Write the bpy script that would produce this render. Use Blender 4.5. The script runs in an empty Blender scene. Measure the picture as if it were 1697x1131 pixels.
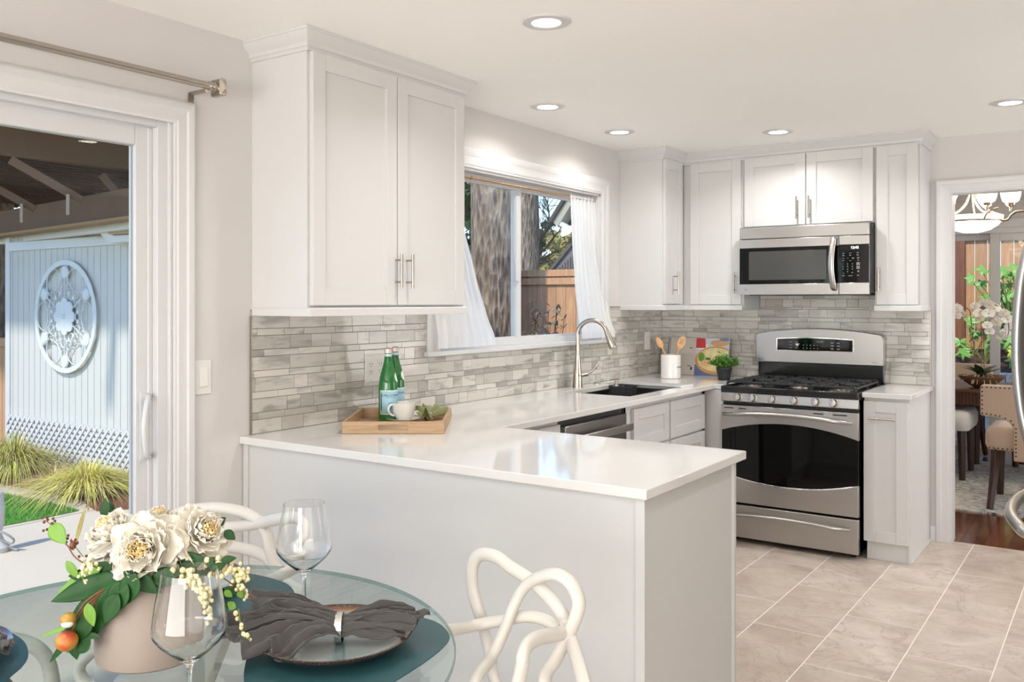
import bpy, bmesh, math, random
from mathutils import Vector, Matrix, noise, Euler
random.seed(7)
PI = math.pi
sc = bpy.context.scene
C = sc.collection

# ------------------------------------------------------------------ camera
CX, CY, CZ, YAW, F = 2.680, -5.762, 1.409, 0.607, 1479.27
PX, PY = 839.3, 500.5
cam_d = bpy.data.cameras.new('camera'); cam = bpy.data.objects.new('camera', cam_d); C.objects.link(cam)
cam.location = (CX, CY, CZ); cam.rotation_euler = (PI / 2, 0, YAW)
cam_d.sensor_width = 36; cam_d.lens = 36 * F / 1697
cam_d.shift_x = (848.5 - PX) / 1697; cam_d.shift_y = -(565.5 - PY) / 1697
cam_d.clip_start = 0.02; cam_d.clip_end = 200
sc.camera = cam

# ------------------------------------------------------------------ world, sun, fill lights, exposure
w = bpy.data.worlds.new('sky'); sc.world = w; w.use_nodes = True
wn = w.node_tree.nodes; wl = w.node_tree.links
sky = wn.new('ShaderNodeTexSky'); sky.sky_type = 'NISHITA'; sky.sun_disc = False
sky.sun_elevation = math.radians(38); sky.sun_rotation = math.radians(150); sky.air_density = 1.0; sky.dust_density = 0.2; sky.ozone_density = 2.2; sky.altitude = 400
tint = wn.new('ShaderNodeMix'); tint.data_type = 'RGBA'; tint.blend_type = 'MULTIPLY'; tint.inputs[0].default_value = 1; tint.inputs[7].default_value = (.80, .92, 1.08, 1)
wl.new(sky.outputs[0], tint.inputs[6]); wl.new(tint.outputs[2], wn['Background'].inputs['Color']); wn['Background'].inputs['Strength'].default_value = 0.22

def light(name, kind, loc, rot, energy, color=(1, 1, 1), size=1, size_y=None, spread=None, shape=None, angle=None):
    l = bpy.data.lights.new(name, kind); l.energy = energy; l.color = color
    if kind == 'AREA':
        l.size = size
        if size_y: l.shape = 'RECTANGLE'; l.size_y = size_y
        if shape: l.shape = shape
        if spread: l.spread = spread
    if kind == 'SUN': l.angle = angle
    if kind == 'POINT': l.shadow_soft_size = size
    o = bpy.data.objects.new(name, l); C.objects.link(o); o.location = loc; o.rotation_euler = rot
    return o
sd = Vector((-0.05, 0.66, -0.75))
light('sun', 'SUN', (0, 0, 20), sd.to_track_quat('-Z', 'Y').to_euler(), 2.3, (1.0, 0.93, 0.83), angle=math.radians(3))
# added fill lights in front of solid unseen walls, standing in for windows
light('rear_fill', 'AREA', (2.3, -8.42, 1.2), (PI / 2 + .28, 0, 0), 110, (1.0, 0.995, 0.965), 4.0, 1.9)
light('side_fill', 'AREA', (4.66, -1.1, 1.35), (PI / 2 + .35, 0, PI / 2), 27, (0.97, 0.98, 1.0), 1.4, 1.1)
light('family_room_fill', 'AREA', (4.66, -6.0, 1.35), (PI / 2 + .2, 0, PI / 2 + .0), 14, (1.0, 0.995, 0.965), 2.6, 1.6)
light('dining_fill', 'AREA', (4.9, 1.9, 1.4), (PI / 2, 0, PI / 2), 26, (1.0, 0.99, 0.97), 2.4, 1.7)
vs = sc.view_settings
vs.view_transform = 'Standard'; vs.look = 'None'; vs.gamma = 1; vs.use_curve_mapping = False
vs.exposure = 0.86
sc.cycles.max_bounces = 12; sc.cycles.transparent_max_bounces = 16
sc.cycles.diffuse_bounces = 6; sc.cycles.glossy_bounces = 5; sc.cycles.transmission_bounces = 10
sc.cycles.caustics_reflective = False; sc.cycles.caustics_refractive = False
sc.cycles.sample_clamp_indirect = 6

# ------------------------------------------------------------------ pixel ray helpers (measured positions -> world points)
sY, cY = math.sin(YAW), math.cos(YAW)
def ray(u, v):
    a = (u - PX) / F; b = -(v - PY) / F
    return Vector((-sY + a * cY, cY + a * sY, b))
def at(u, v, d):
    return Vector((CX, CY, CZ)) + ray(u, v) * d
def onz(u, v, z):
    r = ray(u, v); return at(u, v, (z - CZ) / r.z)
def ony(u, v, y):
    r = ray(u, v); return at(u, v, (y - CY) / r.y)
def onx(u, v, x):
    r = ray(u, v); return at(u, v, (x - CX) / r.x)
def lat(l, d, z=0):          # lateral / depth from where the photographer stands
    return Vector((CX + l * cY - d * sY, CY + l * sY + d * cY, z))

# ------------------------------------------------------------------ mesh builder
def catmull(pts, n=8, closed=False):
    P = [Vector(p) for p in pts]; out = []
    N = len(P); segs = N if closed else N - 1
    for i in range(segs):
        if closed: a, b, c, d = P[(i - 1) % N], P[i], P[(i + 1) % N], P[(i + 2) % N]
        else:
            b, c = P[i], P[i + 1]; a = P[i - 1] if i > 0 else b * 2 - c; d = P[i + 2] if i + 2 < N else c * 2 - b
        for k in range(n):
            t = k / n
            out.append(0.5 * ((2 * b) + (c - a) * t + (2 * a - 5 * b + 4 * c - d) * t * t + (3 * b - a - 3 * c + d) * t ** 3))
    if not closed: out.append(P[-1])
    return out

class MB:
    def __init__(s, T=None):
        s.v = []; s.f = []; s.r = []; s.T = T or Matrix.Identity(4); s.cur = 0.0; s.mi = 0; s.m = []
    def add(s, vs, fs):
        o = len(s.v); s.v += [s.T @ Vector(p) for p in vs]
        for f in fs: s.f.append([o + i for i in f]); s.r.append(s.cur); s.m.append(s.mi)
        return s
    def box(s, x0, x1, y0, y1, z0, z1):
        if x0 > x1: x0, x1 = x1, x0
        if y0 > y1: y0, y1 = y1, y0
        if z0 > z1: z0, z1 = z1, z0
        return s.add([(x0, y0, z0), (x1, y0, z0), (x1, y1, z0), (x0, y1, z0), (x0, y0, z1), (x1, y0, z1), (x1, y1, z1), (x0, y1, z1)],
                     [(0, 3, 2, 1), (4, 5, 6, 7), (0, 1, 5, 4), (1, 2, 6, 5), (2, 3, 7, 6), (3, 0, 4, 7)])
    def bar(s, a, b, w, h, up=(0, 0, 1)):       # rectangular bar from a to b
        a = Vector(a); b = Vector(b); d = (b - a).normalized(); u = Vector(up)
        sd_ = d.cross(u)
        if sd_.length < 1e-4: sd_ = d.cross(Vector((1, 0, 0)))
        sd_.normalize(); u = sd_.cross(d)
        vs_ = []
        for p in (a, b):
            for i, j in ((-1, -1), (1, -1), (1, 1), (-1, 1)): vs_.append(p + sd_ * (i * w / 2) + u * (j * h / 2))
        return s.add(vs_, [(0, 1, 2, 3), (4, 7, 6, 5), (0, 4, 5, 1), (1, 5, 6, 2), (2, 6, 7, 3), (3, 7, 4, 0)])
    def prism(s, poly, a, b, plane='xy'):
        def P(p, h):
            return {'xy': (p[0], p[1], h), 'xz': (p[0], h, p[1]), 'yz': (h, p[0], p[1])}[plane]
        n = len(poly)
        vs_ = [P(p, a) for p in poly] + [P(p, b) for p in poly]
        fs = [list(range(n))[::-1], list(range(n, 2 * n))] + [(i, (i + 1) % n, n + (i + 1) % n, n + i) for i in range(n)]
        return s.add(vs_, fs)
    def lathe(s, prof, n=32, c=(0, 0, 0), cap=True, sx=1, sy=1):
        vs_ = []; fs = []
        for r, z in prof:
            for k in range(n):
                a = 2 * PI * k / n; vs_.append((c[0] + r * sx * math.cos(a), c[1] + r * sy * math.sin(a), c[2] + z))
        m = len(prof)
        for i in range(m - 1):
            for k in range(n): fs.append((i * n + k, i * n + (k + 1) % n, (i + 1) * n + (k + 1) % n, (i + 1) * n + k))
        if cap:
            if prof[0][0] > 1e-5: fs.append(tuple(range(n))[::-1])
            if prof[-1][0] > 1e-5: fs.append(tuple((m - 1) * n + k for k in range(n)))
        return s.add(vs_, fs)
    def tube(s, pts, r, n=12, closed=False, cap=True, flat=1.0, up0=None):
        P = [Vector(p) for p in pts]; N = len(P)
        R = r if isinstance(r, (list, tuple)) else [r] * N
        if len(R) != N:
            R = [R[min(len(R) - 1, int(i * (len(R) - 1) / (N - 1)))] * (1 - (i * (len(R) - 1) / (N - 1)) % 1) + R[min(len(R) - 1, int(i * (len(R) - 1) / (N - 1)) + 1)] * ((i * (len(R) - 1) / (N - 1)) % 1) for i in range(N)]
        def tan(i):
            if closed: return (P[(i + 1) % N] - P[(i - 1) % N]).normalized()
            return (P[min(i + 1, N - 1)] - P[max(i - 1, 0)]).normalized()
        t = tan(0); u = Vector(up0) if up0 else (Vector((0, 0, 1)) if abs(t.z) < .9 else Vector((1, 0, 0)))
        u = (u - t * u.dot(t)).normalized(); vs_ = []; fs = []
        for i in range(N):
            t = tan(i); u = (u - t * u.dot(t))
            u = u.normalized() if u.length > 1e-6 else t.orthogonal().normalized()
            b = t.cross(u)
            for k in range(n):
                a = 2 * PI * k / n; vs_.append(P[i] + u * (math.cos(a) * R[i]) + b * (math.sin(a) * R[i] * flat))
        for i in range(N if closed else N - 1):
            j = (i + 1) % N
            for k in range(n): fs.append((i * n + k, i * n + (k + 1) % n, j * n + (k + 1) % n, j * n + k))
        if cap and not closed:
            fs.append(tuple(range(n))[::-1]); fs.append(tuple((N - 1) * n + k for k in range(n)))
        return s.add(vs_, fs)
    def ball(s, c, r, n=12, m=8, sc_=(1, 1, 1)):
        vs_ = [(c[0], c[1], c[2] - r * sc_[2])]; fs = []
        for i in range(1, m):
            p = PI * i / m
            for k in range(n):
                a = 2 * PI * k / n
                vs_.append((c[0] + r * sc_[0] * math.sin(p) * math.cos(a), c[1] + r * sc_[1] * math.sin(p) * math.sin(a), c[2] - r * sc_[2] * math.cos(p)))
        vs_.append((c[0], c[1], c[2] + r * sc_[2])); L = len(vs_) - 1
        for k in range(n):
            fs.append((0, 1 + (k + 1) % n, 1 + k)); fs.append((L, L - n + k, L - n + (k + 1) % n))
        for i in range(m - 2):
            for k in range(n): fs.append((1 + i * n + k, 1 + i * n + (k + 1) % n, 1 + (i + 1) * n + (k + 1) % n, 1 + (i + 1) * n + k))
        return s.add(vs_, fs)
    def grid(s, fn, nu, nv):
        vs_ = [fn(i / nu, j / nv) for i in range(nu + 1) for j in range(nv + 1)]
        fs = [(i * (nv + 1) + j, (i + 1) * (nv + 1) + j, (i + 1) * (nv + 1) + j + 1, i * (nv + 1) + j + 1) for i in range(nu) for j in range(nv)]
        return s.add(vs_, fs)
    def slab(s, xs, ys, inside, z0, z1):          # flat slab of grid cells, may have holes; only outer sides get walls
        idx = {}; vs_ = []; fs = []
        def V(i, j, k):
            if (i, j, k) not in idx: idx[(i, j, k)] = len(vs_); vs_.append((xs[i], ys[j], (z0, z1)[k]))
            return idx[(i, j, k)]
        nx, ny = len(xs) - 1, len(ys) - 1
        ins = lambda i, j: 0 <= i < nx and 0 <= j < ny and inside((xs[i] + xs[i + 1]) / 2, (ys[j] + ys[j + 1]) / 2)
        for i in range(nx):
            for j in range(ny):
                if not ins(i, j): continue
                fs.append((V(i, j, 1), V(i + 1, j, 1), V(i + 1, j + 1, 1), V(i, j + 1, 1)))
                fs.append((V(i, j, 0), V(i, j + 1, 0), V(i + 1, j + 1, 0), V(i + 1, j, 0)))
                if not ins(i - 1, j): fs.append((V(i, j, 0), V(i, j, 1), V(i, j + 1, 1), V(i, j + 1, 0)))
                if not ins(i + 1, j): fs.append((V(i + 1, j, 0), V(i + 1, j + 1, 0), V(i + 1, j + 1, 1), V(i + 1, j, 1)))
                if not ins(i, j - 1): fs.append((V(i, j, 0), V(i + 1, j, 0), V(i + 1, j, 1), V(i, j, 1)))
                if not ins(i, j + 1): fs.append((V(i, j + 1, 0), V(i, j + 1, 1), V(i + 1, j + 1, 1), V(i + 1, j + 1, 0)))
        return s.add(vs_, fs)
    def sweep(s, prof, path, outward=1):          # mitred moulding: prof (offset, z) along a 2D path; offset grows to the right of travel * outward
        P = [Vector((p[0], p[1])) for p in path]; N = len(P); rows = []
        for i in range(N):
            def nrm(a, b):
                d = (b - a).normalized(); return Vector((d.y, -d.x)) * outward
            if i == 0: m = nrm(P[0], P[1])
            elif i == N - 1: m = nrm(P[-2], P[-1])
            else:
                a, b = nrm(P[i - 1], P[i]), nrm(P[i], P[i + 1]); m = (a + b) / (1 + a.dot(b))
            rows.append([(P[i].x + m.x * o, P[i].y + m.y * o, z) for o, z in prof])
        vs_ = [q for r in rows for q in r]; k = len(prof)
        fs = [(i * k + j, (i + 1) * k + j, (i + 1) * k + (j + 1) % k, i * k + (j + 1) % k) for i in range(N - 1) for j in range(k)]
        fs += [tuple(range(k)), tuple(((N - 1) * k + j for j in range(k)))[::-1]] if False else [tuple(range(k)), tuple((N - 1) * k + (k - 1 - j) for j in range(k))]
        return s.add(vs_, fs)
    def build(s, name, mat, parent=None, bevel=0, smooth=True, solid=0, sub=0, ang=35, seg=2, off=None, rnd=False, label=None, fix=True):
        me = bpy.data.meshes.new(name)
        o0 = off if off is not None else (ROOT.get(parent.name) if parent is not None and parent.name in ROOT else None)
        vs_ = s.v
        if o0 is not None: vs_ = [p - o0 for p in s.v]
        me.from_pydata([tuple(p) for p in vs_], [], s.f); me.validate()
        if fix:
            b = bmesh.new(); b.from_mesh(me); bmesh.ops.recalc_face_normals(b, faces=b.faces); b.to_mesh(me); b.free()
        mats = mat if isinstance(mat, (list, tuple)) else [mat]
        for m_ in mats: me.materials.append(m_)
        if len(mats) > 1 and len(s.m) == len(me.polygons): me.polygons.foreach_set('material_index', s.m)
        if rnd and len(s.r) == len(me.polygons):
            a = me.attributes.new('rnd', 'FLOAT', 'FACE'); a.data.foreach_set('value', s.r)
        if smooth:
            me.polygons.foreach_set('use_smooth', [True] * len(me.polygons))
            try: me.set_sharp_from_angle(angle=math.radians(ang))
            except Exception: pass
        o = bpy.data.objects.new(name, me); C.objects.link(o)
        if parent is not None:
            o.parent = parent
            if parent.name in ROOT: ROOT[o.name] = ROOT[parent.name]
        if solid:
            m_ = o.modifiers.new('solid', 'SOLIDIFY'); m_.thickness = solid; m_.offset = 0
        if bevel:
            m_ = o.modifiers.new('bevel', 'BEVEL'); m_.width = bevel; m_.segments = seg; m_.limit_method = 'ANGLE'; m_.angle_limit = math.radians(40)
        if sub:
            m_ = o.modifiers.new('sub', 'SUBSURF'); m_.levels = sub; m_.render_levels = sub
        if label: o['label'] = label
        return o

ROOT = {}
def thing(name, label, cat, loc=(0, 0, 0), group=None, rotz=0, local=False):
    o = bpy.data.objects.new(name, None); C.objects.link(o); o.empty_display_size = .05
    o.location = loc; o.rotation_euler = (0, 0, rotz); o['label'] = label; o['category'] = cat
    if group: o['group'] = group
    if not local: ROOT[o.name] = Vector(loc)      # parts given in world coordinates
    return o
def tag(o, label, cat, group=None, kind=None):
    o['label'] = label; o['category'] = cat
    if group: o['group'] = group
    if kind: o['kind'] = kind
    return o
def struct(o, label=None):
    o['kind'] = 'structure'
    if label: o['label'] = label
    return o
def copy_tree(o, parent=None):
    c = o.copy(); C.objects.link(c); c.parent = parent
    if parent is not None: c.matrix_parent_inverse = o.matrix_parent_inverse.copy()
    for ch in list(o.children): copy_tree(ch, c)
    return c
def text_mb(txt, size, T, ext=0.0004, bend=None, align='CENTER', spacing=1.0):
    cu = bpy.data.curves.new('t', 'FONT'); cu.body = txt; cu.size = size; cu.extrude = ext; cu.align_x = align; cu.align_y = 'CENTER'; cu.space_character = spacing
    cu.resolution_u = 3
    o = bpy.data.objects.new('t', cu); C.objects.link(o)
    dg = bpy.context.evaluated_depsgraph_get(); me = bpy.data.meshes.new_from_object(o.evaluated_get(dg))
    mb = MB(T)
    vs_ = [v.co.copy() for v in me.vertices]
    if bend: vs_ = [Vector((math.sin(p.x / bend) * (bend + p.z), -math.cos(p.x / bend) * (bend + p.z), p.y)) for p in vs_]
    mb.add(vs_, [list(p.vertices) for p in me.polygons])
    bpy.data.objects.remove(o); bpy.data.meshes.remove(me); bpy.data.curves.remove(cu)
    return mb

# ------------------------------------------------------------------ materials
def s2l(c):
    return tuple(((x / 255) / 12.92 if x / 255 <= .04045 else ((x / 255 + .055) / 1.055) ** 2.4) for x in c)
class NT:
    def __init__(s, name):
        s.m = bpy.data.materials.new(name); s.m.use_nodes = True; s.n = s.m.node_tree.nodes; s.l = s.m.node_tree.links
        s.p = s.n['Principled BSDF']; s.out = s.n['Material Output']
    def node(s, t, **k):
        n = s.n.new(t)
        for a, b in k.items(): setattr(n, a, b)
        return n
    def set(s, n, **k):
        for a, b in k.items(): n.inputs[a.replace('_', ' ')].default_value = b
        return n
    def link(s, a, b): s.l.new(a, b)
    def coords(s, scale=(1, 1, 1), rot=(0, 0, 0), kind='Object'):
        t = s.node('ShaderNodeTexCoord'); m = s.node('ShaderNodeMapping'); s.link(t.outputs[kind], m.inputs[0])
        m.inputs['Scale'].default_value = scale; m.inputs['Rotation'].default_value = rot
        return m.outputs[0]
    def noise(s, vec, scale=5, detail=3, rough=.5, dist=0):
        n = s.node('ShaderNodeTexNoise'); s.link(vec, n.inputs['Vector'])
        n.inputs['Scale'].default_value = scale; n.inputs['Detail'].default_value = detail; n.inputs['Roughness'].default_value = rough; n.inputs['Distortion'].default_value = dist
        return n.outputs['Fac']
    def ramp(s, fac, stops, interp='LINEAR'):
        r = s.node('ShaderNodeValToRGB'); s.link(fac, r.inputs[0]); e = r.color_ramp.elements; r.color_ramp.interpolation = interp
        while len(e) < len(stops): e.new(.5)
        for i, (p, c) in enumerate(stops): e[i].position = p; e[i].color = (*c, 1) if len(c) == 3 else c
        return r.outputs[0]
    def mix(s, fac, a, b, mode='MIX'):
        n = s.node('ShaderNodeMix'); n.data_type = 'RGBA'; n.blend_type = mode
        for v, i in ((fac, 0), (a, 6), (b, 7)):
            if isinstance(v, bpy.types.NodeSocket): s.link(v, n.inputs[i])
            elif i == 0: n.inputs[0].default_value = v
            else: n.inputs[i].default_value = (*v, 1) if len(v) == 3 else v
        return n.outputs[2]
    def math(s, op, a, b=None):
        n = s.node('ShaderNodeMath'); n.operation = op
        for v, i in ((a, 0), (b, 1)):
            if v is None: continue
            if isinstance(v, bpy.types.NodeSocket): s.link(v, n.inputs[i])
            else: n.inputs[i].default_value = v
        return n.outputs[0]
    def bump(s, h, strength=.2, dist=.01):
        b = s.node('ShaderNodeBump'); s.link(h, b.inputs['Height']); b.inputs['Strength'].default_value = strength; b.inputs['Distance'].default_value = dist
        s.link(b.outputs[0], s.p.inputs['Normal'])
    def base(s, c): s.link(c, s.p.inputs['Base Color'])

def M(name, rgb, rough=.5, metal=0, var=.04, nscale=8, bump=0, bscale=60, bdist=.002, spec=None, coat=0, sheen=0, trans=0, sss=0, stretch=(1, 1, 1)):
    t = NT(name); c = s2l(rgb); co = t.coords(stretch)
    n = t.noise(co, nscale, 3)
    t.base(t.mix(n, tuple(max(0, x * (1 - var)) for x in c), tuple(min(1, x * (1 + var)) for x in c)))
    t.p.inputs['Roughness'].default_value = rough; t.p.inputs['Metallic'].default_value = metal
    if spec is not None: t.p.inputs['Specular IOR Level'].default_value = spec
    if coat: t.p.inputs['Coat Weight'].default_value = coat; t.p.inputs['Coat Roughness'].default_value = .08
    if sheen: t.p.inputs['Sheen Weight'].default_value = sheen
    if trans: t.p.inputs['Transmission Weight'].default_value = trans
    if sss: t.p.inputs['Subsurface Weight'].default_value = sss; t.p.inputs['Subsurface Scale'].default_value = .02
    if bump: t.bump(t.noise(co, bscale, 4), bump, bdist)
    return t.m
def emit(name, rgb, strength):
    t = NT(name); t.p.inputs['Base Color'].default_value = (*s2l(rgb), 1)
    t.p.inputs['Emission Color'].default_value = (*s2l(rgb), 1); t.p.inputs['Emission Strength'].default_value = strength
    return t.m
def glassy(name, tint, refl=1.0, rough=0.0, ior=1.45, edge=None):
    t = NT(name); t.n.remove(t.p)
    tr = t.node('ShaderNodeBsdfTransparent'); tr.inputs[0].default_value = (*tint, 1)
    gl = t.node('ShaderNodeBsdfGlossy'); gl.inputs['Roughness'].default_value = rough
    lw = t.node('ShaderNodeLayerWeight'); lw.inputs[0].default_value = .5
    fr_ = t.math('ADD', t.math('MULTIPLY', t.math('POWER', lw.outputs['Facing'], 4.5), .9), ((ior - 1) / (ior + 1)) ** 2)
    mx = t.node('ShaderNodeMixShader'); t.link(t.math('MULTIPLY', fr_, refl), mx.inputs[0]); t.link(tr.outputs[0], mx.inputs[1]); t.link(gl.outputs[0], mx.inputs[2])
    t.link(mx.outputs[0], t.out.inputs[0]); return t.m

WALL = M('wall_paint', (205, 201, 199), .62, var=.012, nscale=3, bump=.05, bscale=220, bdist=.001)
CEIL = M('ceiling_paint', (246, 245, 241), .7, var=.01, nscale=2, bump=.06, bscale=160, bdist=.001)
TRIM = M('trim_paint', (207, 206, 206), .38, var=.008)
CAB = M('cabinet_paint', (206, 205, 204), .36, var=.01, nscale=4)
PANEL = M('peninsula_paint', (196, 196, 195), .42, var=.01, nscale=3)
VINYL = M('white_vinyl', (205, 205, 206), .3, var=.006)
NICKEL = M('brushed_nickel', (178, 169, 158), .26, 1, var=.05, nscale=90)
CHROME = M('chrome', (225, 225, 225), .08, 1, var=.02)
BLACKM = M('black_enamel', (16, 16, 17), .22, var=.1, coat=.4)
IRON = M('cast_iron', (32, 32, 34), .5, var=.15, bump=.3, bscale=300)
BLACKG = M('black_glass', (9, 9, 10), .04, var=.05, spec=.3)
GREYG = M('oven_window_mesh', (66, 66, 64), .12, var=.03)
DARKP = M('dark_plastic', (38, 38, 40), .4, var=.06)
CERW = M('white_ceramic', (224, 222, 219), .18, var=.01, coat=.3)
PLASTW = M('white_plastic', (220, 217, 212), .35, var=.01)
CHAIRW = M('chair_plastic', (203, 199, 193), .42, var=.012)
GLASS = glassy('window_glass', (.97, .985, .975), .45)
PATIOGLASS = glassy('patio_door_glass', (.95, .965, .955), .5)
TABLEG = glassy('table_glass', (.90, .955, .95), 1.0, 0, 1.5)
TEDGE = glassy('table_glass_edge', (.42, .6, .57), 1.0, .05, 1.5)
t = NT('wine_glass'); t.p.inputs['Transmission Weight'].default_value = 1; t.p.inputs['Roughness'].default_value = 0; t.p.inputs['IOR'].default_value = 1.45; t.p.inputs['Base Color'].default_value = (.99, .995, .995, 1); WGLASS = t.m

def steel_mat(name, rgb, sx, sy, sz, rough=.24):
    t = NT(name); co = t.coords((sx, sy, sz)); n = t.noise(co, 40, 4, .6)
    c = s2l(rgb); t.base(t.mix(n, tuple(x * .93 for x in c), tuple(min(1, x * 1.05) for x in c)))
    t.p.inputs['Metallic'].default_value = 1; t.p.inputs['Roughness'].default_value = rough
    t.p.inputs['Anisotropic'].default_value = .55; t.p.inputs['Anisotropic Rotation'].default_value = .25
    tg = t.node('ShaderNodeTangent'); tg.direction_type = 'RADIAL'; tg.axis = 'Z'; t.link(tg.outputs[0], t.p.inputs['Tangent'])
    t.bump(n, .05, .0005); return t.m
STEEL = steel_mat('brushed_stainless', (186, 183, 180), 1, 1, 40, .3)
STEELD = steel_mat('stainless_dark', (160, 156, 152), 1, 1, 40, .3)

# quartz worktop
t = NT('white_quartz'); co = t.coords(); v = t.noise(co, 1.6, 6, .6, 1.4)
vein = t.ramp(v, [(.0, (0, 0, 0)), (.47, (0, 0, 0)), (.5, (1, 1, 1)), (.53, (0, 0, 0)), (1, (0, 0, 0))])
cc = t.mix(t.noise(co, 3, 3), s2l((210, 208, 206)), s2l((217, 215, 213)))
t.base(t.mix(t.math('MULTIPLY', vein, .22), cc, s2l((214, 208, 200)))); t.p.inputs['Roughness'].default_value = .07; QUARTZ = t.m

# porcelain floor tile: one random value per tile
t = NT('porcelain_tile'); co = t.coords(); at_ = t.node('ShaderNodeAttribute', attribute_name='rnd'); r = at_.outputs['Fac']
sh = t.node('ShaderNodeVectorMath', operation='ADD'); t.link(co, sh.inputs[0])
cmb = t.node('ShaderNodeCombineXYZ'); t.link(t.math('MULTIPLY', r, 37.), cmb.inputs[0]); t.link(t.math('MULTIPLY', r, 91.), cmb.inputs[1]); t.link(cmb.outputs[0], sh.inputs[1])
n1 = t.noise(sh.outputs[0], 3.2, 8, .62, 1.2); n2 = t.noise(sh.outputs[0], 9, 6, .7, 2.5); n3 = t.noise(sh.outputs[0], 2.0, 5, .55, 2.2)
c1 = t.ramp(n1, [(.28, s2l((166, 150, 137))), (.5, s2l((196, 182, 170))), (.72, s2l((214, 203, 192)))])
crack = t.ramp(n3, [(.0, (0, 0, 0)), (.485, (0, 0, 0)), (.5, (1, 1, 1)), (.512, (0, 0, 0)), (1, (0, 0, 0))])
c2 = t.mix(t.math('MULTIPLY', t.ramp(n2, [(.5, (0, 0, 0)), (.75, (1, 1, 1))]), .45), c1, s2l((158, 143, 130)))
c3 = t.mix(t.math('MULTIPLY', crack, .5), c2, s2l((140, 126, 114)))
c4 = t.mix(t.math('MULTIPLY', r, .30), c3, s2l((178, 162, 147)))
t.base(c4); t.p.inputs['Roughness'].default_value = .33; t.bump(n1, .12, .004); FLOORT = t.m
GROUT = M('floor_grout', (232, 224, 212), .8, var=.03)
# backsplash tile
t = NT('streaked_glass_tile'); co = t.coords(); at_ = t.node('ShaderNodeAttribute', attribute_name='rnd'); r = at_.outputs['Fac']
sh = t.node('ShaderNodeVectorMath', operation='ADD'); mp = t.node('ShaderNodeMapping'); t.link(co, mp.inputs[0]); mp.inputs['Scale'].default_value = (3.2, 3.2, 15)
cmb = t.node('ShaderNodeCombineXYZ'); t.link(t.math('MULTIPLY', r, 53.), cmb.inputs[0]); t.link(t.math('MULTIPLY', r, 29.), cmb.inputs[1]); t.link(t.math('MULTIPLY', r, 17.), cmb.inputs[2])
t.link(mp.outputs[0], sh.inputs[0]); t.link(cmb.outputs[0], sh.inputs[1])
n1 = t.noise(sh.outputs[0], 1.5, 4, .55, .5); n2 = t.noise(sh.outputs[0], 4, 6, .65, .8)
basec = t.ramp(r, [(0, s2l((162, 158, 150))), (.35, s2l((194, 190, 182))), (.7, s2l((208, 204, 197))), (1, s2l((184, 180, 173)))])
sm = t.ramp(n1, [(.52, (0, 0, 0)), (.68, (1, 1, 1))])
cc = t.mix(t.math('MULTIPLY', sm, .62), basec, s2l((126, 125, 121)))
cc = t.mix(t.math('MULTIPLY', t.ramp(n2, [(.5, (0, 0, 0)), (.8, (1, 1, 1))]), .4), cc, s2l((206, 203, 197)))
t.base(cc); t.p.inputs['Roughness'].default_value = .1; t.p.inputs['Coat Weight'].default_value = .3; SPLASH = t.m
SGROUT = M('tile_grout', (150, 144, 134), .8, var=.04)
# woods
def wood(name, a, b, axis=(1, 12, 12), scale=3, rough=.45, coat=0, rnd=0):
    t = NT(name); co = t.coords(axis)
    if rnd:
        at_ = t.node('ShaderNodeAttribute', attribute_name='rnd'); sh = t.node('ShaderNodeVectorMath', operation='ADD'); cb = t.node('ShaderNodeCombineXYZ')
        for i in range(3): t.link(t.math('MULTIPLY', at_.outputs['Fac'], 31. + 20 * i), cb.inputs[i])
        t.link(co, sh.inputs[0]); t.link(cb.outputs[0], sh.inputs[1]); co = sh.outputs[0]
    n = t.noise(co, scale, 6, .6, 1.6); n2 = t.noise(co, scale * 6, 4, .6)
    c = t.ramp(n, [(.25, s2l(a)), (.5, s2l(tuple((x + y) / 2 for x, y in zip(a, b)))), (.75, s2l(b))])
    c = t.mix(t.math('MULTIPLY', n2, .3), c, s2l(tuple(x * .7 for x in a)))
    if rnd: c = t.mix(t.math('MULTIPLY', at_.outputs['Fac'], rnd), c, s2l(tuple(x * .62 for x in a)))
    t.base(c); t.p.inputs['Roughness'].default_value = rough; t.p.inputs['Coat Weight'].default_value = coat; t.bump(n, .1, .002); return t.m
TRAYW = wood('tray_wood', (160, 126, 92), (206, 176, 138), (2, 2, 30), 2)
SPOONW = wood('spoon_wood', (214, 160, 104), (236, 190, 138), (10, 10, 2), 3)
WALNUTF = wood('walnut_floor', (86, 46, 30), (150, 92, 62), (6, 1.2, 6), 2.2, .16, .3, .5)
WALNUT = wood('walnut', (70, 42, 30), (118, 74, 52), (1, 8, 12), 3, .35)
CEDAR = wood('cedar_fence', (186, 134, 94), (228, 180, 134), (9, 9, 1), 2, .7, 0, .25)
CEDARD = wood('cedar_post', (104, 62, 42), (150, 96, 66), (9, 9, 1), 2, .7)
DECKW = M('porch_timber', (104, 76, 52), .75, var=.18, nscale=3)
DARKW = M('porch_boards', (84, 58, 38), .8, var=.15, nscale=2)
LEGW = wood('dark_leg_wood', (52, 32, 26), (74, 48, 38), (8, 8, 1), 2, .35)
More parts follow.
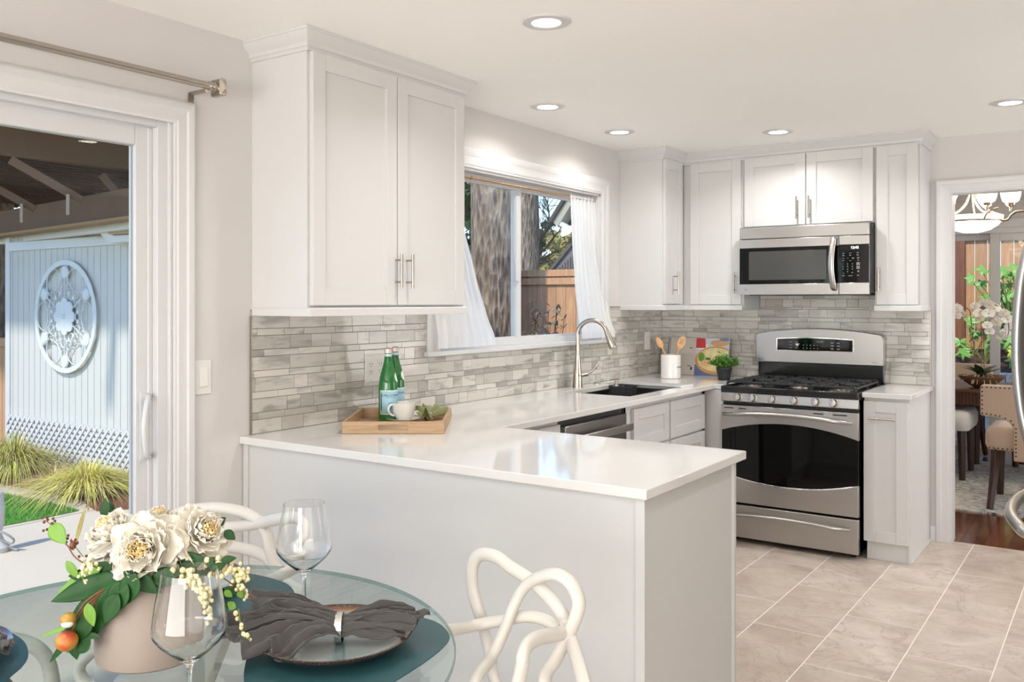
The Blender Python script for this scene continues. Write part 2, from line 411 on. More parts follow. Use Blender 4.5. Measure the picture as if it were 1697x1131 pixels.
# bark
t = NT('bark'); co = t.coords((5, 5, 1.1)); n = t.noise(co, 3.4, 8, .65, .9); vz = t.node('ShaderNodeTexVoronoi'); t.link(co, vz.inputs[0]); vz.inputs['Scale'].default_value = 5
t.base(t.ramp(t.math('ADD', t.math('MULTIPLY', n, .6), t.math('MULTIPLY', vz.outputs[0], .45)), [(.28, s2l((104, 86, 70))), (.5, s2l((146, 126, 106))), (.72, s2l((184, 164, 142)))]))
t.p.inputs['Roughness'].default_value = .9; t.bump(t.math('ADD', n, vz.outputs[0]), 1., .06); BARK = t.m
LEAF = M('leaf_green', (24, 66, 22), .5, var=.4, nscale=30, spec=.3)
LEAFL = M('leaf_light_green', (100, 142, 44), .5, var=.2, nscale=30)
LEAFD = M('foliage_dark', (54, 76, 34), .6, var=.4, nscale=6)
LEAFO = M('foliage_olive', (160, 148, 84), .7, var=.4, nscale=6)
SUCC = M('succulent_green', (64, 78, 56), .5, var=.25, nscale=20)
PETAL = M('cream_petal', (220, 214, 201), .9, var=.02, nscale=40, spec=.08)
PETALC = M('petal_heart', (222, 202, 158), .9, var=.05, nscale=40, spec=.08)
BERRY = M('ivory_berry', (240, 226, 180), .35, var=.05, sss=.1)
BERRYB = M('brown_berry', (96, 48, 32), .4, var=.15)
STEMB = M('brown_stem', (122, 76, 48), .6, var=.15)
STEMG = M('green_stem', (112, 122, 60), .6, var=.15)
PLASTER = M('vase_plaster', (150, 137, 128), .75, var=.05, nscale=4, bump=.15, bscale=50)
TEAL = M('teal_leatherette', (34, 74, 80), .45, var=.05, nscale=20, bump=.1, bscale=400)
LINENG = M('charcoal_linen', (62, 59, 58), .85, var=.3, nscale=14, bump=.3, bscale=500, sheen=.3, bdist=.001)
LINENO = M('olive_linen', (122, 126, 74), .85, var=.1, nscale=20, bump=.3, bscale=500, sheen=.3, bdist=.001)
CURT = NT('sheer_curtain')
t = CURT; tl = t.node('ShaderNodeBsdfTranslucent'); tl.inputs[0].default_value = (.95, .95, .95, 1); df = t.node('ShaderNodeBsdfDiffuse'); df.inputs[0].default_value = (.93, .93, .92, 1)
mx = t.node('ShaderNodeMixShader'); mx.inputs[0].default_value = .5; t.link(df.outputs[0], mx.inputs[1]); t.link(tl.outputs[0], mx.inputs[2])
tp = t.node('ShaderNodeBsdfTransparent'); m2 = t.node('ShaderNodeMixShader'); wv = t.noise(t.coords((1, 1, 1)), 900, 1)
t.link(t.math('MULTIPLY', wv, .18), m2.inputs[0]); t.link(mx.outputs[0], m2.inputs[1]); t.link(tp.outputs[0], m2.inputs[2]); t.link(m2.outputs[0], t.out.inputs[0]); t.n.remove(t.p); CURTAIN = t.m
BULB = emit('lamp_glow', (255, 246, 230), 14)
FROST = emit('frosted_shade_lit', (255, 240, 214), 3.2)
DIGIT = emit('display_digits', (220, 235, 240), 2.5)
# ================================================================== SETTING
H = 2.375
DOOR_Y1, DOOR_Y0, DOOR_H = -3.905, -6.30, 2.03
WY0, WY1, WZ0, WZ1 = -2.465, -0.885, 1.165, 2.075
# kitchen floor: tiles on a grout bed
g = MB().box(-0.0, 4.75, -8.6, 0.05, -0.05, -0.0004); o = g.build('floor', GROUT, smooth=False); struct(o, 'grout bed of the kitchen tile floor')
m = MB(); rr = random.Random(3); cols = range(-4, 13)
for k in cols:
    x0 = 1.025 + .31 * k; off_ = -.95 if k % 2 == 0 else -.6263
    for j in range(-3, 13):
        y1 = off_ - .6475 * j + .6475; y0 = y1 - .6475
        a, b, c, d = max(x0, 0) + .0023, min(x0 + .31, 4.75) - .0023, max(y0, -8.6) + .0023, min(y1, .05) - .0023
        if b - a < .01 or d - c < .01: continue
        m.cur = rr.random(); m.box(a, b, c, d, -.01, 0)
o = m.build('floor', FLOORT, smooth=False, rnd=True); struct(o, 'beige stone-look porcelain tiles laid in staggered rows')
# dining floor planks
m = MB(); rr = random.Random(5); yy = .052; 
x = .0
while x < 5.1:
    wd = .125; y = .052 - rr.random() * .9
    while y < 3.95:
        ln = .7 + rr.random() * .8; m.cur = rr.random()
        m.box(x + .0008, x + wd - .0008, max(y, .052) + .0008, min(y + ln, 3.95) - .0008, -.012, .0) if y + ln > .06 and min(y + ln, 3.95) - max(y, .052) > .01 else None
        y += ln
    x += wd
o = m.build('floor', WALNUTF, smooth=False, rnd=True); struct(o, 'dark walnut plank floor of the dining room')
g = MB().box(0, 5.2, .05, 3.95, -.05, -.012); struct(g.build('floor', WALNUT, smooth=False), 'underlay of the dining room floor')
struct(MB().box(-.6, 5.2, -8.9, 4.3, H, H + .12).build('ceiling', CEIL, smooth=False), 'flat cream ceiling')
def wallmb(mb, axis, at0, at1, lo, hi, z0, z1, holes):
    # a wall slab with rectangular holes; axis 'y' = runs along y
    us = sorted({lo, hi} | {h[0] for h in holes} | {h[1] for h in holes}); zs = sorted({z0, z1} | {h[2] for h in holes} | {h[3] for h in holes})
    ins = lambda a, b: not any(h[0] < a < h[1] and h[2] < b < h[3] for h in holes)
    t_ = MB(); t_.slab(us, zs, ins, at0, at1)
    for v in t_.v:
        a, b, c = v; mb.v.append(Vector((c, a, b)) if axis == 'y' else Vector((a, c, b)))
    mb.f += t_.f; mb.r += t_.r; mb.m += t_.m
    return mb
struct(wallmb(MB(), 'y', -.15, 0, -8.6, .115, -.3, H, [(DOOR_Y0, DOOR_Y1, 0, DOOR_H), (WY0, WY1, WZ0, WZ1)]).build('wall_left', WALL, smooth=False), 'cream wall with the patio door and the sink window')
struct(wallmb(MB(), 'x', 0, .115, 0, 5.2, 0, H, [(1.835, 3.25, 0, 2.05)]).build('wall_back', WALL, smooth=False), 'cream wall behind the range with the doorway')
struct(wallmb(MB(), 'y', 4.75, 4.9, -8.6, 0, 0, H, []).build('wall_right', WALL, smooth=False))
struct(wallmb(MB(), 'x', -8.75, -8.6, -.15, 4.9, 0, H, []).build('wall_rear', WALL, smooth=False))
struct(wallmb(MB(), 'x', 3.95, 4.1, -.15, 5.2, -.3, H, [(1.12, 3.1, 0.0, 2.12)]).build('wall_dining_far', WALL, smooth=False))
struct(wallmb(MB(), 'y', -.15, 0, .115, 4.1, -.3, H, []).build('wall_dining_left', WALL, smooth=False))
struct(wallmb(MB(), 'y', 5.1, 5.2, .115, 4.1, 0, H, []).build('wall_dining_right', WALL, smooth=False))
# baseboards
bp = [(0, 0), (.013, 0), (.013, .07), (.009, .085), (.0, .09)]
struct(MB().sweep(bp, [(1.757, 0), (1.73, 0)], -1).build('baseboard_back', TRIM), 'short white baseboard beside the doorway')
struct(MB().sweep(bp, [(0, -3.63), (0, -3.825)], -1).build('baseboard_left', TRIM))
# casings: a stepped profile swept around the opening with mitred corners
def casing(mb, axis, plane, u0, u1, top, wdt, th, sgn, bottom=0.0, four=False, wt=None):
    prof = [(0, 0), (0, th * .55), (wdt * .10, th * .62), (wdt * .14, th * .8), (wdt * .55, th * .8), (wdt * .62, th), (wdt * .9, th), (wdt, th * .7), (wdt, 0)]
    t_ = MB(); t_.sweep(prof, [(u0, bottom), (u0, top), (u1, top), (u1, bottom)], -1)
    for v in t_.v:
        a, b, c = v; mb.v.append(Vector((plane + sgn * c, a, b)) if axis == 'y' else Vector((a, plane + sgn * c, b)))
    mb.f += t_.f; mb.r += t_.r; mb.m += t_.m
    return mb
struct(casing(MB(), 'x', 0, 1.835, 3.25, 2.046, .078, .02, -1).build('trim_1', TRIM, bevel=.0015), 'white casing around the doorway to the dining room')
struct(MB().box(1.8352, 1.844, -.001, .116, 0, 2.04).box(3.241, 3.2498, -.001, .116, 0, 2.04).box(1.8352, 3.2498, -.001, .116, 2.04, 2.0498).build('trim_2', TRIM), 'white jamb lining of the doorway')
struct(casing(MB(), 'y', 0, DOOR_Y0, -3.905, 2.02, .08, .022, 1, wt=.086).build('trim_3', TRIM, bevel=.0015), 'white casing around the patio door')
cw = MB(); casing(cw, 'y', 0, WY0, WY1, WZ1, .1, .02, 1, bottom=1.165); struct(cw.build('trim_4', TRIM, bevel=.0015), 'white casing around the sink window')
struct(MB().box(-.08, .036, -2.585, -.765, 1.156, 1.176).box(0, .012, -2.56, -.79, 1.15, 1.157).build('trim_5', TRIM, bevel=.002), 'white sill board under the sink window')
# jamb liners
jl = MB(); jl.box(-.15, .0, WY0 - .001, WY0 + .012, WZ0, WZ1).box(-.15, 0, WY1 - .012, WY1, WZ0, WZ1).box(-.15, 0, WY0, WY1, WZ1 - .012, WZ1).box(-.15, -.08, WY0, WY1, WZ0 - .002, WZ0 + .012)
struct(jl.build('trim_6', TRIM), 'white lining of the sink window recess')
# sink window: vinyl slider
def frame4(mb, axis, p0, p1, u0, u1, z0, z1, wd, wz=None):
    wz = wz or wd
    def bx(ua, ub, za, zb):
        if axis == 'y': mb.box(p0, p1, ua, ub, za, zb)
        else: mb.box(ua, ub, p0, p1, za, zb)
    bx(u0, u0 + wd, z0, z1); bx(u1 - wd, u1, z0, z1); bx(u0 + wd, u1 - wd, z0, z0 + wz); bx(u0 + wd, u1 - wd, z1 - wz, z1); return mb
wr = thing('window_1', 'white vinyl sliding window over the sink', 'window', (-.1, -1.67, WZ0)); wr['kind'] = 'structure'
fr = MB(); frame4(fr, 'y', -.13, -.065, WY0 + .012, WY1 - .012, WZ0 + .01, WZ1 - .012, .032); fr.build('window_frame', VINYL, wr, bevel=.002)
s1 = MB(); frame4(s1, 'y', -.092, -.07, -2.425, -1.66, 1.19, 2.05, .045, .03); sh1 = s1.build('sash', VINYL, wr, bevel=.002)
MB().box(-.083, -.079, -2.39, -1.70, 1.21, 2.03).build('pane', GLASS, sh1, smooth=False)
s2 = MB(); frame4(s2, 'y', -.12, -.098, -1.69, -.92, 1.19, 2.05, .042, .028); sh2 = s2.build('sash', VINYL, wr, bevel=.002)
MB().box(-.111, -.107, -1.655, -.955, 1.21, 2.03).build('pane', GLASS, sh2, smooth=False)
MB().box(-.07, -.06, -1.72, -1.69, 1.52, 1.64).build('latch', VINYL, sh1, bevel=.003)
# patio door
pd = thing('door_1', 'white sliding patio door with a curved pull handle', 'door', (-.06, -5.1, 0)); pd['kind'] = 'structure'
fr = MB(); frame4(fr, 'y', -.15, -.012, DOOR_Y0, DOOR_Y1, 0.0, DOOR_H, .05, .03); fr.box(-.03, -.0, DOOR_Y1 - .012, DOOR_Y1, 0, DOOR_H); fr.build('door_frame', VINYL, pd, bevel=.002)
pn = MB(); frame4(pn, 'y', -.085, -.045, -5.14, -3.948, .03, 2.005, .068, .07)
pn.box(-.048, -.04, -3.972, -3.955, .03, 2.0); panel = pn.build('sliding_panel', VINYL, pd, bevel=.003)
gk = MB(); frame4(gk, 'y', -.07, -.060, -5.076, -4.012, .096, 1.939, .005); gk.build('glazing_bead', M('bead_grey', (150, 152, 150), .5), panel)
MB().box(-.067, -.063, -5.074, -4.014, .098, 1.937).build('pane', PATIOGLASS, panel, smooth=False)
p2 = MB(); frame4(p2, 'y', -.135, -.095, -6.26, -5.07, .03, 2.005, .068, .07); panel2 = p2.build('fixed_panel', VINYL, pd, bevel=.003)
MB().box(-.117, -.113, -6.19, -5.14, .098, 1.937).build('pane', PATIOGLASS, panel2, smooth=False)
hd = MB().tube(catmull([(-.043, -3.972, 1.085), (-.02, -3.985, 1.087), (.004, -4.008, 1.06), (.012, -4.022, .985), (.004, -4.008, .91), (-.02, -3.985, .888), (-.043, -3.972, .888)], 6), .0085, 10)
hd.box(-.046, -.04, -4.0, -3.968, .875, 1.1); hdl = hd.build('door_handle', VINYL, panel, bevel=0)
MB(Matrix.Translation((-.04, -3.985, 1.06)) @ Matrix.Rotation(PI / 2, 4, 'Y')).lathe([(0, 0), (.004, 0), (.004, .002), (0, .003)], 10).build('screw', NICKEL, hdl)
MB(Matrix.Translation((-.04, -3.985, .92)) @ Matrix.Rotation(PI / 2, 4, 'Y')).lathe([(0, 0), (.004, 0), (.004, .002), (0, .003)], 10).build('screw', NICKEL, hdl)
# dining slider
ds = thing('door_2', 'white framed glass slider in the dining room', 'door', (2.1, 3.98, 0)); ds['kind'] = 'structure'
fr = MB(); frame4(fr, 'x', 3.93, 4.09, 1.12, 3.10, 0.0, 2.12, .04, .055); fr.box(1.03, 3.2, 3.925, 3.95, 2.12, 2.2).build('door_frame', VINYL, ds, bevel=.002)
q1 = MB(); frame4(q1, 'x', 4.03, 4.07, 1.15, 1.66, .04, 2.08, .07); a_ = q1.build('fixed_panel', VINYL, ds, bevel=.002); MB().box(1.2, 1.6, 4.048, 4.052, .1, 2.02).build('pane', GLASS, a_, smooth=False)
q1 = MB(); frame4(q1, 'x', 3.965, 4.005, 1.60, 3.06, .04, 2.08, .085); a_ = q1.build('sliding_panel', VINYL, ds, bevel=.002); MB().box(1.67, 2.99, 3.983, 3.987, .11, 2.01).build('pane', GLASS, a_, smooth=False)

# recessed ceiling lights
lights_xy = [(1.04, -3.16, 'nearest above the peninsula'), (.335, -2.03, 'over the counter left of the window'), (.32, -1.24, 'over the sink'), (1.06, -.73, 'in front of the range'), (2.22, -.83, 'in front of the doorway')]
for (x, y, wh) in lights_xy + [(2.3, -2.8, None), (.9, -5.4, None), (2.8, -5.6, None), (1.8, -7.2, None)]:  # entries with None are extra lights added out of view as fill
    r0 = thing('recessed_light', ('round white recessed ceiling light ' + wh) if wh else 'round white recessed ceiling light added out of view to brighten the room', 'ceiling light', (x, y, H), 'recessed ceiling lights')
    MB().lathe([(.05, -.006), (.06, -.009), (.082, -.006), (.087, -.001), (.087, .0)], 40, (x, y, H), cap=False).build('trim_ring', TRIM, r0)
    MB().lathe([(.0, -.0045), (.052, -.0045), (.053, -.001)], 32, (x, y, H), cap=False).build('lens', BULB, r0)
    light('downlight', 'AREA', (x, y, H - .02), (0, 0, 0), 2.0 if x < .5 else 3.7, (1.0, .99, .965), .1, shape='DISK', spread=2.6)

# ================================================================== CABINETS
def Rz(a): return Matrix.Rotation(a, 4, 'Z')
def door_mb(mb, u0, u1, z0, z1, th=.02, rail=.06, rtop=None):     # local: front faces -y at y=-th..0
    rt = rtop or rail
    mb.box(u0, u1, -th * .55, 0, z0, z1)
    mb.box(u0, u0 + rail, -th, -th * .5, z0, z1); mb.box(u1 - rail, u1, -th, -th * .5, z0, z1)
    mb.box(u0 + rail, u1 - rail, -th, -th * .5, z0, z0 + rt); mb.box(u0 + rail, u1 - rail, -th, -th * .5, z1 - rt, z1)
    return mb
def bar_handle(mb, c, length, vertical=True, y=-.02, r=.0055, out=.032):
    cx, cz = c
    if vertical:
        mb.tube([(cx, y - out, cz - length / 2), (cx, y - out, cz + length / 2)], r, 12)
        for s_ in (-1, 1): mb.tube([(cx, y + .001, cz + s_ * length * .32), (cx, y - out, cz + s_ * length * .32)], r * .7, 8)
    else:
        mb.tube([(cx - length / 2, y - out, cz), (cx + length / 2, y - out, cz)], r, 12)
        for s_ in (-1, 1): mb.tube([(cx + s_ * length * .32, y + .001, cz), (cx + s_ * length * .32, y - out, cz)], r * .7, 8)
    return mb
def add_door(root, T, u0, u1, z0, z1, hc=None, hl=.13, vert=True, name='door', rail=.06, rtop=None, mat=None):
    d = door_mb(MB(T), u0, u1, z0, z1, rail=rail, rtop=rtop).build(name, mat or CAB, root, bevel=.0015)
    if hc: bar_handle(MB(T), hc, hl, vert).build('handle', NICKEL, d)
    return d
UZ0, UZ1 = 1.357, 2.305
crownp = [(0, 2.300), (.006, 2.300), (.006, 2.312), (.012, 2.316), (.014, 2.328), (.022, 2.336), (.036, 2.352), (.040, 2.362), (.044, 2.364), (.044, 2.3745), (0, 2.3745)]
railp = [(-.016, 1.357), (.004, 1.357), (.004, 1.384), (0, 1.388), (-.016, 1.388)]
# big upper cabinet
Y1, Y2 = -3.564, -2.668
uc = thing('upper_cabinet', 'large white two-door shaker wall cabinet left of the window', 'cabinet', (.15, (Y1 + Y2) / 2, UZ0))
bd = MB().box(0, .295, Y1, Y2, 1.375, 2.305); bd.box(.0, .295, Y1 - .004, Y1, 1.357, 2.36).box(0, .295, Y2, Y2 + .004, 1.357, 2.30).box(0, .29, Y1, Y2, 2.3, 2.36).build('body', CAB, uc, bevel=.0012)
TL = Matrix.Translation((.295, 0, 0)) @ Rz(PI / 2)
add_door(uc, TL, -3.556, -3.113, 1.396, 2.300, (-3.113 - .012 + .003, 1.53), .135)
add_door(uc, TL, -3.108, -2.676, 1.396, 2.300, (-3.108 + .052, 1.53), .135)
MB().sweep(crownp, [(0, Y1 - .004), (.300, Y1 - .004), (.300, Y2 + .004), (0, Y2 + .004)]).build('crown_molding', CAB, uc, ang=25)
MB().sweep(railp, [(0, Y1 - .004), (.315, Y1 - .004), (.315, Y2 + .004), (0, Y2 + .004)]).build('light_rail', CAB, uc, bevel=.001)
# corner run
YB = -.621; XE = 1.728
u2 = thing('upper_cabinet', 'narrow white wall cabinet on the window wall in the corner', 'cabinet', (.15, -.4, UZ0), 'wall cabinets around the range')
MB().box(0, .295, YB, -.0, 1.375, 2.305).box(0, .295, YB - .004, YB, 1.357, 2.36).box(0, .29, YB, -.0, 2.3, 2.36).build('body', CAB, u2, bevel=.0012)
add_door(u2, TL, YB + .008, -.352, 1.396, 2.300, (-.492, 1.527), .135, rail=.055)
MB().sweep(railp, [(0, YB - .004), (.315, YB - .004), (.315, -.3)]).build('light_rail', CAB, u2, bevel=.001)
TB = Matrix.Translation((0, -.295, 0))
u3 = thing('upper_cabinet', 'tall white single-door wall cabinet just left of the microwave', 'cabinet', (.5, -.15, UZ0), 'wall cabinets around the range')
MB().box(.297, .7, -.295, 0, 1.375, 2.305).box(.7, .704, -.295, 0, 1.357, 2.305).box(.29, .7, -.29, 0, 2.3, 2.36).build('body', CAB, u3, bevel=.0012)
add_door(u3, TB, .352, .69, 1.392, 2.300, (.655, 1.527), .135)
MB().box(.317, .7, -.319, -.30, 1.357, 1.388).build('light_rail', CAB, u3, bevel=.001)
u4 = thing('upper_cabinet', 'short white two-door wall cabinet above the microwave', 'cabinet', (1.09, -.15, 1.86), 'wall cabinets around the range')
MB().box(.706, 1.482, -.295, 0, 1.868, 2.305).box(.706, 1.482, -.29, 0, 2.3, 2.36).build('body', CAB, u4, bevel=.0012)
add_door(u4, TB, .712, 1.090, 1.876, 2.306, (1.045, 1.978), .135)
add_door(u4, TB, 1.095, 1.476, 1.876, 2.306, (1.118, 1.978), .135)
u5 = thing('upper_cabinet', 'narrow white wall cabinet right of the microwave', 'cabinet', (1.6, -.15, UZ0), 'wall cabinets around the range')
MB().box(1.484, 1.724, -.295, 0, 1.375, 2.305).box(1.724, 1.728, -.299, 0, 1.357, 2.36).box(1.484, 1.724, -.29, 0, 2.3, 2.36).build('body', CAB, u5, bevel=.0012)
add_door(u5, TB, 1.496, 1.716, 1.392, 2.306, (1.512, 1.537), .135)
MB().sweep(railp, [(1.484, -.315), (1.728, -.315), (1.728, 0)]).build('light_rail', CAB, u5, bevel=.001)
o = MB().sweep(crownp, [(0, YB - .004), (.300, YB - .004), (.300, -.300), (1.728, -.300), (1.728, 0)]).build('crown_molding', CAB, ang=25)
tag(o, 'white crown molding along the tops of the wall cabinets around the range', 'molding')
# base cabinets
pb = thing('peninsula_cabinet', 'white panelled peninsula base under the quartz overhang', 'cabinet', (.8, -3.25, 0))
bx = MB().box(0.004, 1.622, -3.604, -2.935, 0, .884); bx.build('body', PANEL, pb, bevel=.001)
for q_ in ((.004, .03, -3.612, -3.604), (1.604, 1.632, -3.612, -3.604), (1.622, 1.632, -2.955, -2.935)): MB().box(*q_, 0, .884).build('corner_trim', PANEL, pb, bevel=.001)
MB().box(.62, 1.62, -2.935, -2.915, .11, .86).build('door', CAB, pb, bevel=.001)
TLB = Matrix.Translation((.59, 0, 0)) @ Rz(PI / 2)
b1 = thing('base_cabinet', 'white base cabinet filler between peninsula and dishwasher', 'cabinet', (.3, -2.62, 0), 'base cabinets along the window wall')
MB().box(0.004, .59, -2.93, -2.352, .1, .884).box(0.004, .54, -2.93, -2.352, 0, .1).build('body', CAB, b1, bevel=.001)
add_door(b1, TLB, -2.85, -2.36, .70, .862, name='drawer'); add_door(b1, TLB, -2.85, -2.36, .12, .69)
b2 = thing('base_cabinet', 'white sink base cabinet with shaker drawer fronts', 'cabinet', (.3, -1.2, 0), 'base cabinets along the window wall')
MB().box(.56, .59, -1.718, -.655, .1, .884).box(0.004, .59, -1.718, -1.69, .1, .884).box(.004, .59, -.70, -.655, .1, .884).box(.004, .59, -1.69, -.7, .1, .14).box(0.004, .54, -1.718, -.655, 0, .1).build('body', CAB, b2, bevel=.001)
add_door(b2, TLB, -1.635, -1.205, .652, .858, name='drawer_front'); add_door(b2, TLB, -1.185, -.70, .652, .858, name='drawer_front')
add_door(b2, TLB, -1.635, -1.205, .12, .640); add_door(b2, TLB, -1.185, -.70, .12, .640)
b3 = thing('base_cabinet', 'narrow white corner filler cabinet beside the range', 'cabinet', (.65, -.3, 0), 'base cabinets along the window wall')
MB().box(0.004, .704, -.65, -.004, 0, .884).build('body', CAB, b3, bevel=.001)
# dishwasher
dw = thing('dishwasher', 'stainless dishwasher under the window counter', 'dishwasher', (.3, -2.04, 0))
MB().box(.02, .585, -2.345, -1.725, .02, .875).build('body', DARKP, dw)
MB().box(.585, .622, -2.335, -1.74, .11, .850).build('door', STEELD, dw, bevel=.004)
MB().box(.54, .58, -2.335, -1.74, .0, .1).build('toe_kick', DARKP, dw)
hdw = MB().bar((.668, -2.31, .79), (.668, -1.765, .79), .012, .036); hdw.box(.62, .665, -2.30, -2.28, .78, .80).box(.62, .665, -1.795, -1.775, .78, .80).build('handle', STEEL, dw, bevel=.004)
# small right base
b4 = thing('base_cabinet', 'slim white pull-out base cabinet right of the range', 'cabinet', (1.6, -.3, 0))
MB().box(1.498, 1.718, -.612, -.004, .1, .884).box(1.718, 1.728, -.612, -.004, 0, .884).box(1.728, 1.734, -.60, -.004, 0, .012).build('body', CAB, b4, bevel=.001)
add_door(b4, Matrix.Translation((0, -.612, 0)), 1.498, 1.724, .102, .868, (1.597, .775), .135, False, rail=.06)
MB().box(1.51, 1.718, -.604, -.56, 0, .104).build('toe_kick', CAB, b4, bevel=.001)
# worktops
SX0, SX1, SY0, SY1 = .14, .545, -1.56, -.86
xs = [0, SX0, SX1, .651, .712, 1.644]; ys = [-3.626, -2.873, SY0, SY1, -.651, -.0]
def ins(x, y):
    if SX0 < x < SX1 and SY0 < y < SY1: return False
    if y < -2.873: return True
    if x < .651: return True
    return x < .712 and y > -.651
ct = thing('countertop', 'white quartz worktop running along the window wall and over the peninsula', 'countertop', (.8, -3.2, .886))
MB().slab(xs, ys, ins, .886, .914).build('slab', QUARTZ, ct, bevel=.003, seg=3, ang=50)
ct2 = thing('countertop', 'small white quartz worktop right of the range', 'countertop', (1.62, -.3, .886))
MB().box(1.494, 1.746, -.651, -.0, .886, .914).build('slab', QUARTZ, ct2, bevel=.003, seg=3)
# sink
sk = thing('kitchen_sink', 'undermount stainless sink in the quartz worktop', 'sink', (.34, -1.2, .7))
k = MB(); k.box(SX0 - .012, SX0, SY0 - .012, SY1 + .012, .69, .885).box(SX1, SX1 + .012, SY0 - .012, SY1 + .012, .69, .885).box(SX0, SX1, SY0 - .012, SY0, .69, .885).box(SX0, SX1, SY1, SY1 + .012, .69, .885).box(SX0, SX1, SY0, SY1, .68, .69)
k.build('basin', STEELD, sk)
MB().lathe([(0, .692), (.04, .692), (.045, .6905)], 24, (.34, -1.2, 0)).build('drain', CHROME, sk)
# ================================================================== BACKSPLASH
def tile_rows(mb, plane, lo, hi, z0, z1, holes, seed):
    rr = random.Random(seed); z = z0; tall = True
    while z < z1 - .002:
        h = .0525 if tall else .0262; zt = min(z + h - .0022, z1)
        u = lo - rr.random() * .1
        while u < hi:
            wd = rr.choice([.07, .11, .15, .19]) if tall else rr.choice([.10, .13, .17]); a, b = max(u, lo), min(u + wd - .0022, hi)
            mb.cur = rr.random(); segs = [(a, b)]
            for h0, h1, hz0 in holes:
                ns = []
                for s0, s1 in segs:
                    if zt <= hz0 or s1 <= h0 or s0 >= h1: ns.append((s0, s1)); continue
                    if z < hz0 < zt:      # cut below the opening
                        if s0 < h0: ns.append((s0, h0))
                        if s1 > h1: ns.append((h1, s1))
                        c0, c1 = max(s0, h0), min(s1, h1)
                        if c1 - c0 > .004: box_t(mb, plane, c0, c1, z, hz0)
                        continue
                    if s0 < h0: ns.append((s0, h0))
                    if s1 > h1: ns.append((h1, s1))
                segs = ns
            for s0, s1 in segs:
                if s1 - s0 > .004: box_t(mb, plane, s0, s1, z, zt)
            u += wd
        z += h; tall = not tall
def box_t(mb, plane, a, b, z0, z1):
    if plane == 'x': mb.box(.004, .0085, a, b, z0, z1)
    else: mb.box(a, b, -.0085, -.004, z0, z1)
bs = thing('tile_backsplash', 'grey streaked glass tile backsplash on the window wall', 'backsplash', (0, -1.8, .914))
m = MB(); tile_rows(m, 'x', -3.575, -.0085, .9155, 1.372, [(-2.565, -.783, 1.149)], 11); m.build('tiles', SPLASH, bs, rnd=True, bevel=.0007, seg=1, smooth=False)
MB().box(0.0005, .0055, -3.575, -2.563, .9145, 1.38).box(0.0005, .0055, -2.563, -.785, .9145, 1.148).box(0.0005, .0055, -.785, -.001, .9145, 1.38).build('grout', SGROUT, bs, smooth=False)
for q_ in ((0.0005, .010, -3.579, -3.575, .9145, 1.356), (0.0005, .01, -.78, YB - .004, 1.372, 1.376)): MB().box(*q_).build('edge_strip', NICKEL, bs)
bs2 = thing('tile_backsplash', 'grey streaked glass tile backsplash behind the range', 'backsplash', (.9, 0, .914))
m = MB(); tile_rows(m, 'y', .009, 1.726, .9155, 1.374, [], 23); tile_rows(m, 'y', .708, 1.482, 1.3755, 1.46, [], 24); m.build('tiles', SPLASH, bs2, rnd=True, bevel=.0007, seg=1, smooth=False)
MB().box(.0085, 1.728, -.0055, -.0005, .9145, 1.375).box(.706, 1.482, -.0055, -.0005, 1.375, 1.46).build('grout', SGROUT, bs2, smooth=False)
MB().box(1.7275, 1.7305, -.010, -.0005, .9145, 1.356).build('edge_strip', NICKEL, bs2)
# ================================================================== RANGE
X0, X1, FY = .712, 1.487, -.70
st = thing('range', 'stainless gas range with black oven window and six knobs', 'stove', ((X0 + X1) / 2, -.35, 0))
MB().box(X0 + .004, X1 - .004, -.655, -.02, .03, .893).box(X0 + .03, X0 + .07, -.63, -.59, 0, .03).box(X1 - .07, X1 - .03, -.63, -.59, 0, .03).build('body', BLACKM, st)
MB().box(X1 - .004, X1 - .001, -.66, -.05, .87, .905).build('side_trim', STEEL, st)
# cooktop tray with raised front lip
ck = MB(); ck.box(X0, X1, FY - .008, -.10, .893, .902); ck.box(X0, X1, FY - .008, FY + .022, .875, .914); ck.box(X0, X0 + .012, FY, -.10, .893, .914); ck.box(X1 - .012, X1, FY, -.10, .893, .914)
cooktop = ck.build('cooktop', BLACKM, st, bevel=.004, seg=3)
# control panel, slightly slanted
cp = MB(); cp.prism([(FY + .005, .822), (FY - .004, .826), (FY + .002, .880), (FY + .02, .880), (FY + .04, .822)], X0, X1, 'yz')
cpo = cp.build('control_panel', STEEL, st, bevel=.003)
for i, kx in enumerate([.815, .902, 1.018, 1.143, 1.262, 1.358]):
    T = Matrix.Translation((kx, FY - .003, .852)) @ Matrix.Rotation(PI / 2 - .1, 4, 'X')
    kn = MB(T).lathe([(.0, 0), (.026, 0), (.026, .004), (.0215, .006), (.0205, .026), (.018, .03), (0, .031)], 28)
    kn.box(-.0045, .0045, -.021, .021, .028, .036)
    ko = kn.build('knob', STEEL, st, bevel=.0008)
    MB(T).box(-.0012, .0012, .006, .020, .0361, .0366).build('pointer', DARKP, ko)
    tk = MB(); 
    for a in range(-4, 5):
        an = a * .42; cx_, cz_ = kx + math.sin(an) * .033, .853 + math.cos(an) * .030
        if abs(a) < 4 : tk.box(cx_ - .0012, cx_ + .0012, FY - .0046 + (cz_ - .826) * .11, FY - .003 + (cz_ - .826) * .11, cz_ - .0008, cz_ + .0008)
    tk.build('dial_marks', DARKP, cpo)
